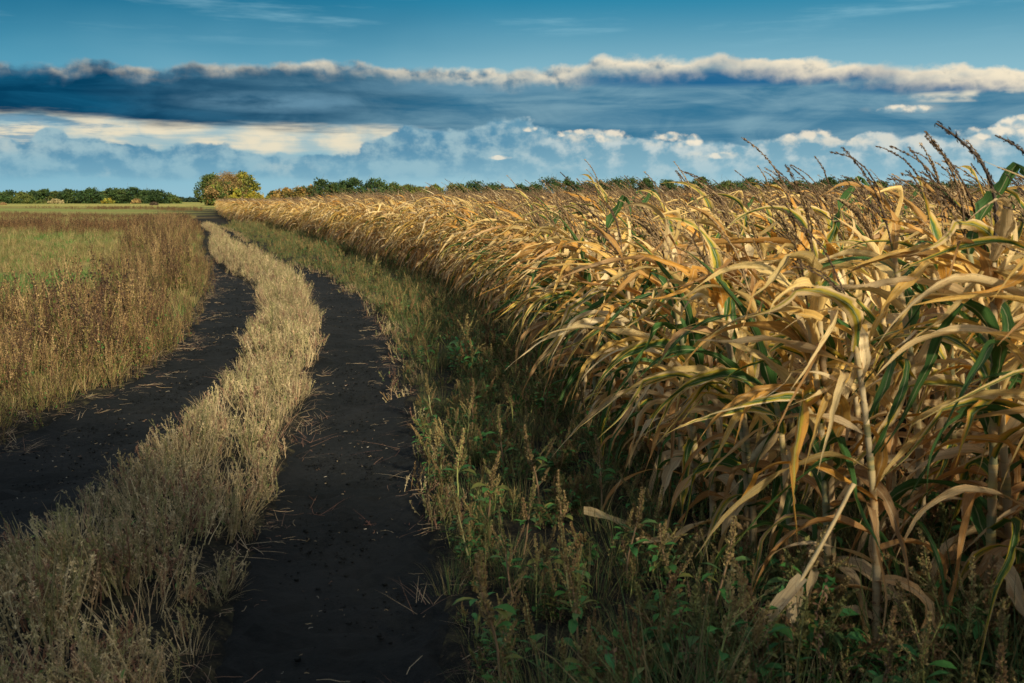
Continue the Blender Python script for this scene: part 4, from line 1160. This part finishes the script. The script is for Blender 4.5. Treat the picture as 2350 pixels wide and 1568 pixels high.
def grow_trees():
    rng = np.random.RandomState(53)
    def hz(Y, D): return EYE + (HOR - Y) / FPX * D           # height of what shows at row Y at distance D
    # far treeline beyond the meadow, from the track outwards
    D = 430; tops = [(392, 449, 34, 1), (362, 440, 50, 0), (334, 437, 46, 0), (303, 434, 54, 0), (275, 436, 40, 0), (258, 435, 44, 0), (236, 440, 40, 1), (210, 435, 48, 0),
                     (186, 440, 38, 0), (158, 437, 46, 0), (130, 442, 36, 1), (104, 439, 44, 0), (78, 440, 40, 0), (52, 444, 40, 1), (26, 441, 44, 0), (2, 443, 42, 0), (-26, 440, 46, 0), (-54, 443, 44, 0)]
    for k, (X, Y, wp, t) in enumerate(tops):
        d = D + rng.uniform(-14, 14); x, y = world_at(X, d); h = hz(Y, d); w = wp / FPX * d * 1.25
        make_tree('broadleaf_tree', x, y, h, w, OLIVE if t else GREEN, rng, '%s %s tree of the treeline beyond the meadow, from its open end' % (ORD[k], 'olive' if t else 'dark green'),
                  'trees of the treeline beyond the meadow', leaf=0.5, low=0.02, base=0.0)
    bushes = [(248, 456, 24, YELL, 'yellow-green'), (128, 458, 26, [(0.30, 0.25, 0.12)], 'pale straw'), (98, 460, 24, OLIVE, 'olive'), (312, 458, 20, RUSTY, 'rust brown'), (60, 459, 24, OLIVE, 'wide olive')]
    for X, Y, wp, c, nm in bushes:
        d = D - 22; x, y = world_at(X, d)
        make_tree('bush', x, y, hz(Y, d), wp / FPX * d * 1.2, c, rng, '%s bush at the foot of the treeline beyond the meadow' % nm, 'bushes below the far treeline', leaf=0.45, dens=0.5, low=0.0, base=0.0)
    for k, (X, Y, wp) in enumerate([(418, 455, 30), (438, 456, 34), (456, 457, 30), (474, 456, 30)]):
        d = 820; x, y = world_at(X, d)
        make_tree('distant_tree', x, y, hz(Y, d), wp / FPX * d, [(0.03, 0.055, 0.03)], rng, '%s small dark tree in the gap between treeline and tall clump' % ORD[k], 'distant trees in the gap', leaf=1.0, dens=0.6, low=0.0, base=0.0)
    # the clump where the track ends
    D = 270
    for X, Y, wp, c, nm, bare, dd, dn in ((486, 404, 62, OLIVE + GREEN[1:3], 'dark green broad tree at the shaded side of the tall clump', False, 0, 2.2),
                                        (526, 401, 88, RUSTY, 'rust brown half-bare tree in the middle of the tall clump', True, -4, 6.5),
                                        (560, 402, 66, OLIVE + YELL, 'yellow-green tree on the sunny side of the tall clump', False, -2, 2.4),
                                        (515, 424, 84, OLIVE + RUSTY[:1] + YELL[2:], 'low mixed olive and brown tree at the front of the tall clump', False, -10, 1.8)):
        d = D + dd; x, y = world_at(X, d)
        make_tree('broadleaf_tree', x, y, hz(Y, d), wp / FPX * d * 1.1, c, rng, nm, 'trees of the tall clump', leaf=0.36, dens=dn, low=0.02, bare=bare, base=0.1)
    for X, Y, wp, nm in ((544, 436, 30, 'bright yellow bush at the foot of the tall clump'), (578, 440, 34, 'golden bush at the sunny end of the tall clump'), (598, 450, 26, 'low yellow bush just past the tall clump'),
                         (520, 446, 26, 'olive yellow bush below the rust brown tree'), (614, 453, 24, 'lowest yellow bush before the small conical tree')):
        d = 258; x, y = world_at(X, d)
        make_tree('bush', x, y, hz(Y, d), wp / FPX * d * 1.1, YELL, rng, nm, 'yellow bushes by the tall clump', leaf=0.32, dens=0.6, low=0.0, base=0.1)
    # hedge line behind the corn
    row = [(626, 438, 20, GREEN, 'small dark conical tree'), (655, 436, 46, ORNG, 'round orange bush-like tree'), (690, 434, 44, OLIVE + ORNG, 'olive spreading tree'), (712, 430, 40, ORNG + OLIVE, 'amber and olive tree'),
           (741, 411, 46, GREEN, 'tall dark green tree'), (768, 424, 40, GREEN + OLIVE, 'middling green tree'), (788, 420, 40, GREEN, 'dark green round tree'), (813, 411, 44, GREEN, 'tallest dark green tree past the gap'),
           (862, 414, 54, GREEN, 'lone rounded dark green tree'), (846, 438, 24, ORNG, 'small rust coloured tree'), (904, 424, 44, OLIVE + GREEN, 'yellowish green tree'), (935, 428, 40, OLIVE, 'olive low tree'),
           (960, 430, 38, OLIVE + YELL[2:], 'yellow-olive tree'), (984, 433, 26, ORNG, 'tawny thin tree'), (1000, 426, 26, YELL[2:] + OLIVE, 'upright yellow tree')]
    for X, Y, wp, c, nm in row:
        d = 300 + rng.uniform(-8, 8); x, y = world_at(X, d)
        make_tree('broadleaf_tree', x, y, hz(Y, d) - 0.3, wp / FPX * d * 1.6, c, rng, nm + ' behind the corn, near the tall clump', 'trees behind the corn', leaf=0.42, low=0.0, base=0.3)
    k = 0; X = 1050
    while X < 2420:
        d = 400 + rng.uniform(-14, 14); x, y = world_at(X, d)
        Y = {0: 424}.get(k, rng.uniform(411, 430)) + 6 * sstep(1900, 2350, X); wp = rng.uniform(44, 80); t = rng.uniform() < 0.3
        make_tree('broadleaf_tree', x, y, hz(float(Y), d) - 0.8, wp / FPX * d * 1.35, OLIVE + GREEN[1:3] if t else GREEN, rng, '%s %s tree of the long treeline over the corn, counted from its open end' % (ORD[k], 'olive' if t else 'dark green'),
                  'trees of the long treeline over the corn', leaf=0.5, low=0.0, base=0.8)
        k += 1; X += rng.uniform(24, 58)
    # unseen tree added just behind the viewpoint to darken the near ground
    make_tree('broadleaf_tree', 3.5, -7.6, 7.6, 8.8, GREEN, rng, 'unseen tree added to shade the near end of the dirt track', 'added shade tree', leaf=0.22, dens=2.2, low=0.18)
    # straw heaps on the meadow
    for X, Y, wp, lb in ((353, 472, 18, 'dark weathered hay heap on the meadow in front of the treeline'), (6, 470, 14, 'straw coloured hay heap far across the meadow')):
        x, y = P(X, Y + 1.5); y = min(y, 300); x, y = world_at(X, y); r = wp / FPX * y * 0.5
        b = B(); g = np.random.RandomState(int(X)); n = 500
        th = g.uniform(0, 6.28, n); ph = np.arccos(g.uniform(0, 1, n)); q = np.stack((np.cos(th) * np.sin(ph) * r, np.sin(th) * np.sin(ph) * r, np.cos(ph) * r * 0.75), -1)
        chips(b, q, r * 0.5, g, (0.10, 0.075, 0.05) if X > 100 else (0.30, 0.2, 0.09), asp=0.3)
        a = np.linspace(0, 1, 7); tube(b, np.stack((a * 0, a * 0, a * r * 0.72), -1), r * np.sqrt(np.clip(1 - a ** 2, 0.02, 1)) * 0.94, (0.08, 0.06, 0.04), 12)
        o = b.obj('hay_heap', [M_STRAW], smooth=False); o.location = (x, y, float(base_z(x, y))); tag(o, lb, 'hay heap')


grow_trees()
